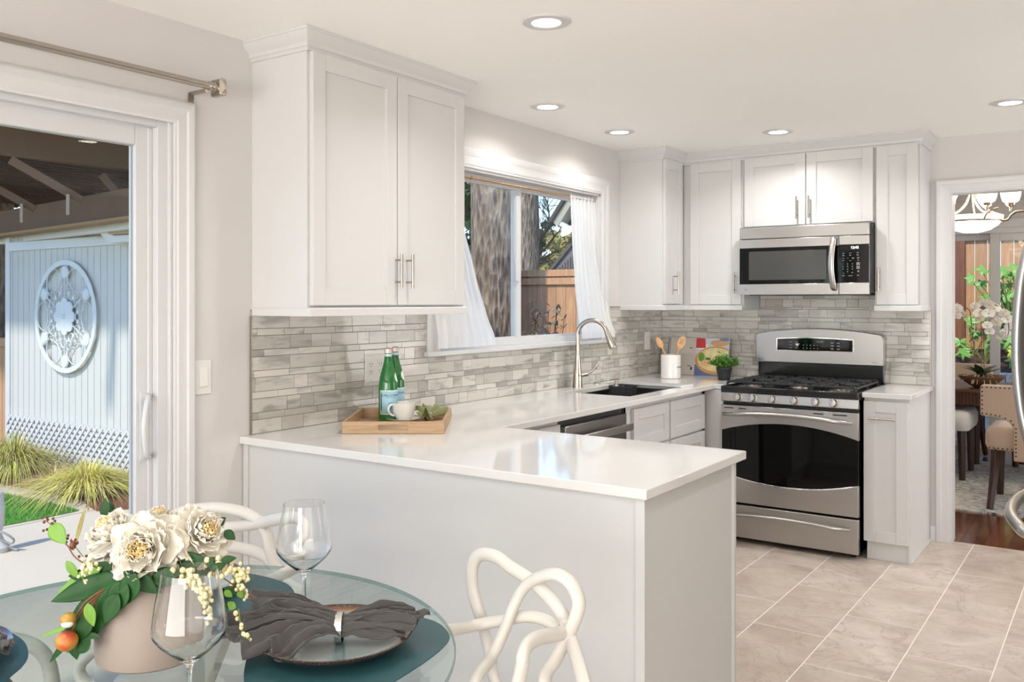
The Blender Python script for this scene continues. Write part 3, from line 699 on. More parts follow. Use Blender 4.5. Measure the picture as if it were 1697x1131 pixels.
# oven door: steel top band with arched lower edge, glass, steel bottom band with bowed upper edge
def arc(x0, x1, z_end, z_mid, n=20):
    return [(x0 + (x1 - x0) * i / n, z_end + (z_mid - z_end) * (1 - (2 * i / n - 1) ** 2)) for i in range(n + 1)]
top = arc(X0, X1, .652, .712)
d1 = MB().prism([(X0, .803)] + top + [(X1, .803)], FY, FY + .035, 'xz'); dr = d1.build('oven_door', STEEL, st, bevel=.0025, seg=2, ang=60)
bot = arc(X0, X1, .406, .352)
MB().prism([(X0, .235), (X1, .235)] + bot[::-1], FY, FY + .035, 'xz').build('lower_panel', STEEL, dr, bevel=.0025, ang=60)
ro = arc(X0, X1, .410, .356); ri = arc(X0, X1, .402, .348)
MB().prism(ri + ro[::-1], FY - .006, FY, 'xz').build('lower_rim', CHROME, dr, bevel=.001, ang=60)
MB().prism(arc(X0 + .002, X1 - .002, .395, .34) + arc(X0 + .002, X1 - .002, .665, .725)[::-1], FY + .006, FY + .03, 'xz').build('oven_window', BLACKG, dr)
vt = MB()
for a, b in ((X0 + .018, X0 + .075), (X0 + .105, X0 + .150), (X1 - .24, X1 - .185), (X1 - .135, X1 - .06)): vt.box(a, b, FY - .0008, FY + .01, .783, .789)
vt.build('vent_slots', BLACKM, dr)
def bow(z0, sag, x0, x1, out, r, n=24):
    pts = []
    for i in range(n + 1):
        t = i / n; e = 4 * t * (1 - t); pts.append((x0 + (x1 - x0) * t, FY - .012 - out * min(1, e * 2.2) ** .7, z0 + sag * e))
    return [(x0, FY + .002, z0 - .0)] + pts + [(x1, FY + .002, z0)]
MB().tube(bow(.748, .022, X0 + .02, X1 - .035, .045, .012), .0115, 14).build('door_handle', STEEL, dr)
dwr = MB().box(X0, X1, FY, FY + .035, .032, .222).build('drawer', STEEL, st, bevel=.003)
MB().tube(bow(.165, .016, X0 + .02, X1 - .045, .035, .01), .0095, 14).build('drawer_handle', STEEL, dwr)
# backguard
bgp = MB().prism([(-.022, .90), (-.060, .90), (-.062, 1.025), (-.022, 1.025)], X0 + .002, X1 - .006, 'yz').build('back_panel', BLACKM, st, bevel=.004)
def crown_arc(x0, x1, z0, z1, ztop, n=20, r=.03):
    pts = [(x0, z0), (x1, z0), (x1, z1 - r)]
    for i in range(6): a = i / 5 * PI / 2; pts.append((x1 - r + r * math.cos(a), z1 - r + r * math.sin(a)))
    for i in range(1, n): t = 1 - i / n; pts.append((x0 + r + (x1 - x0 - 2 * r) * t, z1 + (ztop - z1) * (1 - (2 * t - 1) ** 2)))
    for i in range(6): a = PI / 2 + i / 5 * PI / 2; pts.append((x0 + r + r * math.cos(a), z1 - r + r * math.sin(a)))
    return pts
bg = MB(Matrix.Translation((0, 0, 0))).prism(crown_arc(X0 - .004, X1 - .002, 1.022, 1.212, 1.242), -.088, -.022, 'xz')
bgo = bg.build('backguard', STEEL, st, bevel=.008, seg=4, ang=50)
MB().prism(crown_arc(.842, 1.316, 1.098, 1.178, 1.186, r=.004), -.0895, -.086, 'xz').build('display_bezel', CHROME, bgo, bevel=.001)
MB().prism(crown_arc(.848, 1.310, 1.103, 1.173, 1.181, r=.004), -.0905, -.087, 'xz').build('display_glass', BLACKG, bgo)
TX = lambda x, y, z: Matrix.Translation((x, y, z)) @ Matrix.Rotation(PI / 2, 4, 'X')
dm = text_mb('12:42', .020, TX(1.115, -.0908, 1.160), .0002); dm.build('clock_digits', M('dim_display', (150, 160, 160), .5), bgo)
km = MB()
for i in range(5):
    for j in range(2): km.box(1.01 + i * .022, 1.016 + i * .022, -.0912, -.0905, 1.115 + j * .019, 1.120 + j * .019)
for i in range(2):
    for j in range(3):
        km.box(.925 - .0 + i * .036, .942 + i * .036, -.0912, -.0905, 1.116 + j * .019, 1.119 + j * .019); km.box(1.18 + i * .036, 1.198 + i * .036, -.0912, -.0905, 1.114 + j * .019, 1.120 + j * .019)
km.build('key_marks', M('key_print', (150, 150, 148), .5), bgo)
MB().prism([(.962, 1.146), (.975, 1.126), (.988, 1.146)], -.0915, -.0905, 'xz').build('start_mark', M('white_print', (235, 233, 226), .5), bgo)
MB(TX(.733, -.0885, 1.042)).lathe([(0, 0), (.005, 0), (.005, .0008), (0, .001)], 16).build('badge', M('badge_blue', (60, 70, 110), .4), bgo)
text_mb('LG', .012, TX(.752, -.0885, 1.042), .0003).build('badge_lettering', DARKP, bgo)
text_mb('EasyClean', .008, TX(1.435, -.0885, 1.042), .0003).build('badge_lettering', DARKP, bgo)
# burners and grates
for (bx_, by_, r_) in ((.85, -.56, .045), (.85, -.27, .038), (1.10, -.42, .05), (1.35, -.56, .045), (1.35, -.27, .035)):
    b_ = MB().lathe([(0, .902), (r_ * 1.35, .902), (r_ * 1.3, .908), (r_ * .95, .912), (r_ * .95, .918), (0, .918)], 28, (bx_, by_, 0)).build('burner', NICKEL, st)
    MB().lathe([(0, .918), (r_ * .85, .918), (r_ * .82, .925), (0, .926)], 28, (bx_, by_, 0)).build('burner_cap', IRON, b_)
for (gx0, gx1) in ((X0 + .018, X0 + .262), (X0 + .268, X1 - .268), (X1 - .262, X1 - .018)):
    gm = MB(); y0, y1 = -.672, -.125; cx_ = (gx0 + gx1) / 2; zt = .938
    def rail(a, b, w_=.011, h_=.012): gm.bar(a, b, w_, h_)
    for gy in (y0, (y0 + y1) / 2, y1): rail((gx0 + .01, gy, zt), (gx1 - .01, gy, zt))
    for gx in (gx0 + .005, gx1 - .005): rail((gx, y0 + .01, zt - .006), (gx, y1 - .01, zt - .006))
    for gy in (y0 + .137, y0 + .41):
        for a in range(8):
            an = a * PI / 4 + PI / 8 * 0; dx, dy = math.cos(an), math.sin(an)
            L1 = .112 if a % 2 == 0 else .12
            rail((cx_ + dx * .032, gy + dy * .032, zt + .001), (cx_ + dx * L1, gy + dy * min(L1, .13), zt))
    for gx in (gx0 + .006, gx1 - .006):
        for gy in (y0 + .006, (y0 + y1) / 2, y1 - .006):
            gm.tube(catmull([(gx, gy, .901), (gx, gy, .92), (gx + (.008 if gx < cx_ else -.008), gy, .934), (gx + (.022 if gx < cx_ else -.022), gy, .939)], 4), .0065, 8)
    gm.build('grate', IRON, st, bevel=.002)
# ================================================================== MICROWAVE
mw = thing('microwave', 'stainless over-the-range microwave with a curved vertical handle', 'microwave', (1.098, -.2, 1.455))
MX0, MX1, MY = .713, 1.484, -.40
MB().box(MX0 + .006, MX1 - .002, -.372, -.001, 1.462, 1.862).build('body', DARKP, mw, bevel=.003)
MB().box(MX0, MX1 - .008, MY, -.365, 1.793, 1.866).build('vent_panel', STEEL, mw, bevel=.006, seg=3)
dr = MB(); dr.box(MX0, 1.306, MY, -.37, 1.738, 1.791).box(MX0, 1.306, MY, -.37, 1.452, 1.517).box(MX0, 1.306, MY + .003, -.37, 1.517, 1.738)
dro = dr.build('door', STEEL, mw, bevel=.0015)
MB().box(MX0 + .0005, 1.305, MY + .0005, MY + .004, 1.518, 1.737).build('door_glass', BLACKG, dro)
MB().box(.772, 1.236, MY - .0003, MY + .002, 1.541, 1.716).build('window_mesh', GREYG, dro, bevel=.001)
hp = catmull([(1.282, MY, 1.782), (1.282, MY - .022, 1.770), (1.277, MY - .040, 1.70), (1.274, MY - .046, 1.63), (1.276, MY - .040, 1.56), (1.282, MY - .022, 1.492), (1.282, MY, 1.480)], 6)
MB().tube(hp, .0075, 12, flat=2.3, up0=(0, -1, 0)).build('door_handle', STEEL, dro)
cf = MB().box(1.309, MX1 - .008, MY, -.37, 1.740, 1.791).box(1.309, MX1 - .008, MY, -.37, 1.452, 1.519).box(1.309, MX1 - .008, MY + .003, -.37, 1.519, 1.74).build('control_frame', STEEL, mw, bevel=.0015)
MB().box(1.3095, MX1 - .009, MY + .0003, MY + .004, 1.520, 1.739).build('control_panel', BLACKG, mw)
text_mb('12:42', .020, TX(1.396, MY - .0002, 1.722), .0003).build('clock_digits', DIGIT, mw)
km = MB()
for (ux, z, ww, hh) in [(1.333, 1.690, .012, .004), (1.371, 1.691, .012, .004), (1.412, 1.692, .012, .004), (1.333, 1.677, .010, .006), (1.371, 1.678, .010, .006), (1.412, 1.679, .011, .006), (1.333, 1.660, .011, .003), (1.358, 1.661, .006, .003), (1.386, 1.661, .012, .006), (1.415, 1.662, .013, .007), (1.333, 1.647, .011, .003), (1.372, 1.647, .010, .003), (1.415, 1.648, .009, .005), (1.415, 1.628, .019, .017), (1.415, 1.607, .019, .017), (1.416, 1.585, .009, .011), (1.333, 1.560, .013, .005), (1.372, 1.560, .022, .004), (1.414, 1.561, .011, .005), (1.333, 1.574, .008, .003), (1.382, 1.578, .009, .005)]:
    km.box(ux - ww / 2, ux + ww / 2, MY - .0004, MY + .001, z - hh / 2, z + hh / 2)
km.build('key_marks', M('key_print_grey', (118, 118, 116), .5), mw)
nm = MB()
for i, ch in enumerate('123456789'):
    t_ = text_mb(ch, .010, TX(1.331 + (i % 3) * .026, MY - .0002, 1.628 - (i // 3) * .015), .0002); nm.add(t_.v, t_.f)
t_ = text_mb('0', .010, TX(1.357, MY - .0002, 1.583), .0002); nm.add(t_.v, t_.f)
nm.build('number_keys', M('key_number_print', (190, 190, 188), .5), mw)
text_mb('LG', .013, TX(.752, MY - .0002, 1.483), .0003).build('badge_lettering', DARKP, dro)
bt = MB(); bt.box(.76, 1.44, -.36, -.05, 1.448, 1.463); bt.build('underside_vent', DARKP, mw)
MB().box(.80, .90, -.34, -.24, 1.4475, 1.449).box(1.26, 1.36, -.34, -.24, 1.4475, 1.449).build('task_lens', M('lens_plastic', (200, 198, 190), .4), mw)
# ================================================================== FRIDGE (mostly right of the frame)
fg = thing('refrigerator', 'stainless refrigerator whose bowed handles show at the right edge of the photo', 'refrigerator', (2.85, -2.39, 0))
MB().box(2.50, 3.2, -2.84, -1.93, .02, 1.78).build('body', STEELD, fg, bevel=.004)
for a, b in ((-2.84, -2.388), (-2.382, -1.93)):
    d_ = MB().box(2.455, 2.50, a, b, .80, 1.775).build('door', STEEL, fg, bevel=.006)
    yh = -2.43 if a < -2.6 else -2.34
    hp = catmull([(2.455, yh, .92), (2.425, yh, .95), (2.398, yh, 1.08), (2.388, yh, 1.25), (2.398, yh, 1.45), (2.425, yh, 1.60), (2.455, yh, 1.63)], 6)
    MB().tube(hp, .017, 16, flat=1.3).build('handle', STEEL, d_)
d_ = MB().box(2.455, 2.50, -2.84, -1.93, .06, .79).build('freezer_drawer', STEEL, fg, bevel=.006)
hp = catmull([(2.455, -2.76, .735), (2.43, -2.735, .735), (2.385, -2.56, .735), (2.372, -2.39, .735), (2.385, -2.2, .735), (2.43, -2.03, .735), (2.455, -2.01, .735)], 6)
MB().tube(hp, .019, 16).build('handle', STEEL, d_)
# ================================================================== FAUCET, SINK ACCESSORIES
FXc, FYc = .078, -1.295
fa = thing('faucet', 'brushed nickel gooseneck kitchen faucet with pull-down head', 'faucet', (FXc, FYc, .914))
MB().lathe([(0, .914), (.029, .914), (.0285, .925), (.0275, .95), (.0255, .985), (.021, 1.02), (.0165, 1.06), (.0145, 1.10), (0, 1.10)], 28, (FXc, FYc, 0)).build('body', NICKEL, fa)
dv = Vector((1, .22, 0)).normalized(); up_ = Vector((0, 0, 1)); b0 = Vector((FXc, FYc, 1.09)); Rr = .088; pts = [b0, b0 + up_ * .06, b0 + up_ * .125]
cn = b0 + up_ * .125 + dv * Rr
for i in range(1, 19): a = PI - i / 18 * (PI * .90); pts.append(cn + dv * (math.cos(a) * Rr) + up_ * (math.sin(a) * Rr))
spout_end = pts[-1]; MB().tube(pts, .0125, 16).build('spout', NICKEL, fa)
dd = (pts[-1] - pts[-2]).normalized()
MB().tube([spout_end - dd * .003, spout_end + dd * .012, spout_end + dd * .05, spout_end + dd * .098, spout_end + dd * .104], [.0135, .0145, .018, .0225, .0205], 20).build('spray_head', NICKEL, fa)
MB().tube([(FXc + .02, FYc + .0, .985), (FXc + .02 + .03 * .57, FYc + .045, .99)], .012, 14).tube(catmull([(FXc + .035, FYc + .04, .99), (FXc + .05, FYc + .07, 1.005), (FXc + .06, FYc + .10, 1.03), (FXc + .068, FYc + .122, 1.046)], 5), [.006, .0075, .0085, .006], 10, flat=.8).build('lever', NICKEL, fa)
MB(Matrix.Translation((FXc + .021, FYc - .017, .985)) @ Matrix.Rotation(-.6, 4, 'Z') @ Matrix.Rotation(PI / 2, 4, 'X')).lathe([(0, 0), (.006, 0), (.006, .003), (0, .003)], 14).build('sensor', BLACKG, fa)
for nm_, (u, v), lb in (('air_gap_cap', (989, 637), 'small round brushed metal cap in the worktop beside the faucet'),):
    p = onz(u, v, .914); o = MB().lathe([(0, .9141), (.021, .9141), (.021, .919), (.017, .922), (0, .922)], 24, (p.x, p.y, 0)).build(nm_, NICKEL); tag(o, lb, 'cap')
p = onz(1021, 640, .914)
sdp = thing('soap_dispenser', 'small chrome soap dispenser pump behind the sink', 'soap dispenser', (p.x, p.y, .914))
MB().lathe([(0, .914), (.016, .914), (.014, .925), (.009, .930), (.009, .952), (0, .955)], 20, (p.x, p.y, 0)).build('pump', NICKEL, sdp)
MB().tube(catmull([(p.x - .03, p.y - .025, .950), (p.x - .01, p.y - .008, .956), (p.x + .012, p.y + .008, .958), (p.x + .018, p.y + .012, .95)], 5), .0055, 10).build('nozzle', NICKEL, sdp)
# caddy hanging in the sink and roll-up rack over the right end
cad = thing('sink_caddy', 'dark grey plastic caddy hanging inside the sink', 'caddy', (.25, -1.06, .80))
def rrect(cx_, cy_, hx, hy, r, n=5):
    pts = []
    for sx_, sy_, a0 in ((1, 1, 0), (-1, 1, PI / 2), (-1, -1, PI), (1, -1, 3 * PI / 2)):
        for i in range(n + 1):
            a = a0 + i / n * PI / 2; pts.append((cx_ + sx_ * (hx - r) + r * math.cos(a), cy_ + sy_ * (hy - r) + r * math.sin(a)))
    return pts
def shell(mb, rings, caps=True):       # rings: list of (list of 2D pts, z)
    n = len(rings[0][0]); vs_ = [(p[0], p[1], z) for ps, z in rings for p in ps]
    fs = [(i * n + k, i * n + (k + 1) % n, (i + 1) * n + (k + 1) % n, (i + 1) * n + k) for i in range(len(rings) - 1) for k in range(n)]
    if caps: fs += [tuple(range(n))[::-1], tuple((len(rings) - 1) * n + k for k in range(n))]
    return mb.add(vs_, fs)
cc_ = (.235, -1.03)
shell(MB(), [(rrect(*cc_, .048, .075, .02), .80), (rrect(*cc_, .056, .085, .025), .905), (rrect(*cc_, .060, .089, .027), .912), (rrect(*cc_, .054, .083, .025), .912), (rrect(*cc_, .044, .071, .02), .81)]).build('basket', M('caddy_grey', (64, 66, 70), .45), cad)
MB().box(.165, .24, -1.04, -1.02, .900, .912).box(.145, .175, -1.04, -1.02, .9, .912).build('hanger', M('caddy_arm', (64, 66, 70), .45), cad)
rk = thing('roll_up_rack', 'white and silver roll-up drying rack over the far end of the sink', 'dish rack', (.34, -.93, .915))
rm = MB()
for i in range(8): rm.tube([(.10, -.985 + i * .021, .9195), (.585, -.985 + i * .021, .9195)], .0045, 8)
rm.build('rods', M('rack_steel', (210, 210, 208), .3, .6), rk)
MB().box(.095, .108, -.99, -.83, .9142, .9252).box(.578, .592, -.99, -.83, .9142, .9252).build('edge_band', PLASTW, rk, bevel=.002)
# ================================================================== WALL PLATES
def outlet(root, y, z, gangs, T=None):
    pass
op = thing('outlet_plate', 'white double-gang outlet plate with four sockets behind the bottles', 'outlet', (.009, -2.91, 1.125))
w2 = .062; MB().box(.0086, .0145, -2.975, -2.975 + .118, 1.065, 1.183).build('plate', PLASTW, op, bevel=.0015)
for gx in (-2.945, -2.887):
    s_ = MB().box(.0145, .0165, gx - .0165, gx + .0165, 1.09, 1.158).build('socket', PLASTW, op, bevel=.0008)
    hm = MB()
    for zz in (1.107, 1.139): hm.box(.0164, .0169, gx - .008, gx - .0055, zz - .002, zz + .008).box(.0164, .0169, gx + .0055, gx + .008, zz - .002, zz + .007).box(.0164, .0169, gx - .002, gx + .002, zz - .010, zz - .006)
    hm.build('slots', DARKP, s_)
    for zz in (1.073, 1.175): MB(Matrix.Translation((.0143, gx, zz)) @ Matrix.Rotation(PI / 2, 4, 'Y')).lathe([(0, 0), (.003, 0), (.0025, .001), (0, .001)], 10).build('screw', NICKEL, op)
sw = thing('light_switch', 'white single rocker light switch beside the patio door', 'light switch', (.001, -3.79, 1.143))
MB().box(.0005, .006, -3.820, -3.752, 1.083, 1.203).build('plate', PLASTW, sw, bevel=.0015)
MB().prism([(.0058, 1.108), (.0105, 1.110), (.0075, 1.178), (.0058, 1.178)], -3.803, -3.769, 'xy') if False else None
mm = MB(); mm.add([(.0058, -3.803, 1.108), (.0058, -3.769, 1.108), (.0058, -3.769, 1.178), (.0058, -3.803, 1.178), (.011, -3.803, 1.110), (.011, -3.769, 1.110), (.0072, -3.769, 1.176), (.0072, -3.803, 1.176)], [(0, 1, 2, 3), (4, 5, 6, 7), (0, 1, 5, 4), (1, 2, 6, 5), (2, 3, 7, 6), (3, 0, 4, 7)]); mm.build('rocker', PLASTW, sw, bevel=.0008)
s2_ = thing('light_switch', 'white narrow switch plate in the tile corner near the utensil crock', 'light switch', (.01, -.245, 1.145))
MB().box(.0086, .0145, -.285, -.205, 1.085, 1.205).build('plate', PLASTW, s2_, bevel=.0015); MB().box(.0145, .018, -.262, -.228, 1.11, 1.18).build('rocker', PLASTW, s2_, bevel=.001)
# ================================================================== TRAY GROUP
tu = Vector((.82, .572, 0)).normalized(); tv = Vector((-.572, .82, 0)).normalized(); T0 = Vector((.270, -3.372, .9145)); TW, TD, TH = .384, .452, .046
Tt = Matrix(((tu.x, tv.x, 0, T0.x), (tu.y, tv.y, 0, T0.y), (0, 0, 1, T0.z), (0, 0, 0, 1)))
tr = thing('serving_tray', 'natural wood serving tray with cut-out handles on the peninsula', 'tray', T0)
MB(Tt).box(.004, TW - .004, .004, TD - .004, 0, .008).build('base', TRAYW, tr)
fm = MB(Tt); th_ = .012
# short walls with handle slot (front and back)
hw = TW / 2
def slotwall(y0):
    xs_ = [0, hw - .055, hw + .055, TW]; zs_ = [0, .014, .034, TH]
    t_ = MB(); t_.slab(xs_, zs_, lambda a, b: not (hw - .055 < a < hw + .055 and .014 < b < .034), y0, y0 + th_)
    fm.add([(v.x, v.z, v.y) for v in t_.v], t_.f)
slotwall(0); slotwall(TD - th_); fm.box(0, th_, th_, TD - th_, 0, TH).box(TW - th_, TW, th_, TD - th_, 0, TH)
fm.build('rim', TRAYW, tr, bevel=.0015)
GREENG = NT('green_bottle_glass'); GREENG.p.inputs['Base Color'].default_value = (.01, .30, .045, 1); GREENG.p.inputs['Roughness'].default_value = .04; GREENG.p.inputs['Transmission Weight'].default_value = .55; GREENG.p.inputs['Coat Weight'].default_value = .5; nn = GREENG.noise(GREENG.coords(), 20, 2); GREENG.base(GREENG.mix(nn, (.004, .20, .03), (.01, .30, .05)))
LBL = M('bottle_label_blue', (150, 190, 204), .55, var=.05, nscale=60); LBLW = M('bottle_label_white', (235, 236, 232), .55); INK = M('label_ink', (28, 40, 66), .5); CAPM = M('bottle_cap_foil', (212, 196, 190), .35, .3); STARR = M('cap_red', (170, 50, 48), .5)
def bottle(loc, label, ang):
    b = thing('water_bottle', label, 'bottle', loc, 'sparkling water bottles on the tray', rotz=ang, local=True)
    MB().lathe([(0, .002), (.034, 0), (.0375, .004), (.0382, .02), (.0382, .125), (.0375, .150), (.034, .178), (.027, .205), (.0205, .228), (.0155, .25), (.0135, .268), (.0135, .283), (.0145, .285), (.0145, .290), (0, .290)], 40).build('glass_body', GREENG.m, b)
    MB().lathe([(.0148, .277), (.0155, .278), (.0152, .294), (.0125, .297), (0, .2975)], 28).build('cap', CAPM, b)
    cp_ = MB().lathe([(.0127, .2972), (.0, .2982)], 20).build('cap_top', STARR, b)
    def wrap(a0, a1, z0, z1, r, nm, mt, par):
        return MB().grid(lambda s_, t_: ((r) * math.sin(a0 + (a1 - a0) * s_), -(r) * math.cos(a0 + (a1 - a0) * s_), z0 + (z1 - z0) * t_), 24, 1).build(nm, mt, par, fix=False, solid=.0002)
    l0 = wrap(-1.35, 1.35, .030, .128, .0384, 'label_border', LBLW, b); l1 = wrap(-1.26, 1.26, .033, .125, .0387, 'label', LBL, l0)
    T = Matrix.Translation((0, 0, .107)); text_mb('S.PELLEGRINO', .0125, T, .0002, bend=.0389).build('lettering', INK, l0)
    text_mb('NATURAL MINERAL WATER', .0036, Matrix.Translation((0, 0, .098)), .0001, bend=.0389).build('lettering', INK, l0)
    wrap(-.35, .35, .048, .080, .0389, 'emblem', M('label_emblem', (112, 160, 186), .5), l0)
    wrap(-1.2, -1.08, .045, .115, .0389, 'side_print', INK, l0)
    MB().lathe([(.0163, .242), (.0143, .256), (.0139, .268), (.0139, .274)], 28, cap=False).build('neck_label', LBL, b)
    MB().lathe([(.0165, .2405), (.0162, .2435)], 28, cap=False).lathe([(.01405, .270), (.01405, .273)], 28, cap=False).build('neck_band', LBLW, b)
    # oval shoulder medal
    def med(s_, t_):
        a = .95 + (t_ * 2 - 1) * .42 * math.sqrt(max(0, 1 - (2 * s_ - 1) ** 2)); z = .178 + (2 * s_ - 1) * .019; r = .0343 - (z - .178) * .24 + .0006
        return (r * math.sin(a), -r * math.cos(a), z)
    MB().grid(med, 12, 8).build('shoulder_medal', LBLW, b, fix=False, solid=.0003)
    return b
camdir = math.atan2(CX - .1, -(CY + 2.95))
def face_cam(p): return math.atan2(CX - p[0], p[1] - CY)
q1_ = onz(643, 698, .9225); q2_ = onz(655, 692.5, .9225); pb1 = (q1_.x, q1_.y, .9225); pb2 = (q2_.x, q2_.y, .9225)
bottle(pb1, 'green glass sparkling water bottle in front, nearer the cup', face_cam(pb1) + .38)
bottle(pb2, 'green glass sparkling water bottle behind, half hidden by the other', face_cam(pb2) + .25)
# cup and saucer
pc = Vector((.262, -3.015, .9225))
sc_ = thing('saucer', 'white saucer under the coffee cup on the tray', 'saucer', pc)
MB().lathe([(0, .9225), (.03, .9225), (.055, .928), (.072, .936), (.0725, .938), (.055, .932), (.03, .9265), (0, .9265)], 40, (pc.x, pc.y, 0)).build('dish', CERW, sc_)
cu = thing('coffee_cup', 'wide white ceramic coffee cup on its saucer', 'cup', pc + Vector((0, 0, .005)))
MB().lathe([(0, .928), (.024, .928), (.027, .931), (.038, .945), (.046, .965), (.0495, .988), (.0515, .9985), (.0500, .9995), (.0475, .988), (.044, .965), (.036, .948), (.024, .937), (0, .936)], 40, (pc.x, pc.y, 0)).build('bowl', CERW, cu)
hdv = Vector((-.30, -.95, 0)).normalized()
hp = [pc + hdv * r_ + Vector((0, 0, z_)) for r_, z_ in ((.047, .068), (.06, .070), (.070, .060), (.070, .045), (.06, .032), (.044, .026))]
MB().tube(catmull([(p.x, p.y, p.z) for p in hp], 6), .0042, 10, flat=1.4).build('handle', CERW, cu)
# olive napkin fanned and held by a ring
nk = thing('cloth_napkin', 'olive green linen napkin gathered through a ring on the tray', 'napkin', (.30, -2.80, .9225))
def olive(cx_, cy_, ang, L_, spread, fold, z0, seed):
    rr = random.Random(seed); mb = MB(Matrix.Translation((cx_, cy_, z0)) @ Rz(ang))
    def fn(s_, t_):
        w_ = .016 + spread * s_ ** 1.2; tt = (t_ * 2 - 1)
        z = .022 + .012 * math.sin(s_ * 2.6) * (1 - .3 * tt * tt) + (.012 * (.3 + s_)) * math.cos(tt * fold) + .02 * s_ * (1 - abs(tt)) 
        return (L_ * s_, tt * w_ * (1 + .1 * math.sin(6 * s_)), z)
    mb.grid(fn, 20, 44); return mb
a_ = math.atan2(tv.y, tv.x); NO = T0 + tu * .300 + tv * .295
olive(NO.x, NO.y, a_ - .22, .115, .050, 9, .9225, 1).build('fan', LINENO, nk, solid=.0025, fix=False)
olive(NO.x, NO.y, a_ + PI - .15, .05, .026, 6, .9225, 2).build('tail', LINENO, nk, solid=.0025, fix=False)
for du, dv, dz in ((-.055, .05, .062), (-.03, .075, .068), (.0, .085, .060)):
    q_ = NO + tu * du + tv * dv
    MB().tube(catmull([(NO.x, NO.y, .945), ((q_.x + NO.x) / 2, (q_.y + NO.y) / 2, .965), (q_.x, q_.y, .915 + dz)], 6), [.008, .015, .013, .005], 12, flat=.7).build('pleat', LINENO, nk)
MB(Matrix.Translation((NO.x, NO.y, .9405)) @ Rz(a_ - .45) @ Matrix.Rotation(PI / 2, 4, 'Y')).lathe([(.0175, -.006), (.019, -.006), (.019, .006), (.0175, .006), (.0175, -.006)], 28, cap=False).build('ring', CHROME, nk)
# ================================================================== CROCK, COOKBOOK, POTTED PLANT
pk = Vector((.262, -.418, .914))
cr = thing('utensil_crock', 'white ceramic utensil crock beside the cookbook', 'crock', pk)
MB().lathe([(0, .9145), (.060, .9145), (.064, .918), (.0642, 1.065), (.0625, 1.068), (.0585, 1.066), (.0575, .925), (0, .922)], 40, (pk.x, pk.y, 0)).build('pot', CERW, cr)
text_mb('UTENSILS', .012, Matrix.Translation((pk.x, pk.y, .99)) @ Rz(1.45) @ Matrix.Rotation(0, 4, 'X'), .0003, bend=.0646).build('lettering', DARKP, cr)
# spoons
c0 = pk + Vector((.0, 0, .01))
def spoon(base, tip, label, slotted):
    base = Vector(base); tip = Vector(tip); d_ = (tip - base).normalized(); L_ = (tip - base).length
    o = thing('wooden_spoon', label, 'spoon', base, 'wooden utensils in the crock')
    rt = Vector((cY, sY, 0)); rt = (rt - d_ * rt.dot(d_)).normalized(); nr = d_.cross(rt)
    MB().tube([base, base + d_ * (L_ - .07)], .005, 10).build('handle', SPOONW, o)
    hw_, hl_ = (.024, .042) if slotted else (.019, .038); cen = tip - d_ * hl_
    Mx = Matrix(((rt.x, nr.x, d_.x, cen.x), (rt.y, nr.y, d_.y, cen.y), (rt.z, nr.z, d_.z, cen.z), (0, 0, 0, 1)))
    if slotted:
        n = 28; slots = [(-.011, .004), (-.0035, .004), (.0045, .004)]
        xs_ = [-.026, -.013, -.0095, -.0055, -.002, .0025, .006, .026]; 
        mb = MB(Mx)
        nn_ = 14
        def inside(x, z):
            if (x / hw_) ** 2 + (z / hl_) ** 2 > 1: return False
            for a, b in ((-.0125, -.0085), (-.0035, .0005), (.0055, .0095)):
                if a < x < b and -.012 < z < .026: return False
            return True
        xx = [-hw_ + 2 * hw_ * i / 24 for i in range(25)]; zz = [-hl_ + 2 * hl_ * i / 34 for i in range(35)]
        t_ = MB(); t_.slab(xx, zz, inside, -.002, .002); mb.add([(v.x, v.z, v.y) for v in t_.v], t_.f); mb.build('paddle', SPOONW, o, smooth=True)
    else:
        MB(Mx).ball((0, 0, 0), 1, 20, 14, (hw_, .005, hl_)).build('bowl', SPOONW, o)
        MB(Mx).tube([(0, 0, hl_ * .9), (-.003, 0, hl_ + .012)], [.004, .002], 8).build('tip', SPOONW, o)
spoon((pk.x + .03, pk.y + .01, .935), at(1089, 560, 5.74), 'plain wooden spoon leaning left out of the crock', False)
spoon((pk.x - .01, pk.y - .01, .935), at(1133, 558, 5.74), 'slotted wooden spatula leaning right out of the crock', True)
# cookbook standing open, leaning on the tile
cb = thing('cookbook', 'cookbook standing against the tile with a salad photo on its cover', 'book', (.36, -.12, .9145))
lean = Matrix.Translation((0, -.105, .9145)) @ Matrix.Rotation(-.2, 4, 'X'); Bx0, Bxm, Bx1, Bh = .085, .288, .520, .255
MB(lean).box(Bx0, Bxm + .002, -.001, .012, 0, Bh).build('left_board', M('book_grey', (206, 198, 188), .5), cb, bevel=.001)
MB(lean).box(Bx0 + .01, Bxm, .012, .02, .003, Bh - .003).build('pages', M('page_edges', (232, 226, 214), .7), cb)
MB(lean).box(Bxm, Bx1, -.004, .012, 0, Bh).build('right_board', M('book_photo_background', (206, 206, 216), .35), cb, bevel=.001)
MB(lean).box(Bx0, Bx0 + .006, -.0015, -.0008, 0, Bh).box(Bx0 + .012, Bx0 + .016, -.0015, -.0008, 0, Bh).build('spine_stripe', M('spine_blue', (88, 98, 128), .5), cb)
def flatdisc(cx_, cz_, rx, rz, y, mt, nm, a0=0, a1=2 * PI, n=40, clip=True):
    pts = []
    for i in range(n + 1):
        a = a0 + (a1 - a0) * i / n; x = cx_ + rx * math.cos(a); z = cz_ + rz * math.sin(a)
        if clip: x = min(max(x, Bxm + .001), Bx1 - .001); z = min(max(z, .001), Bh - .001)
        pts.append((x, z))
    return MB(lean).prism(pts, y, y + .0005, 'xz').build(nm, mt, cb, smooth=False)
yy_ = -.0045
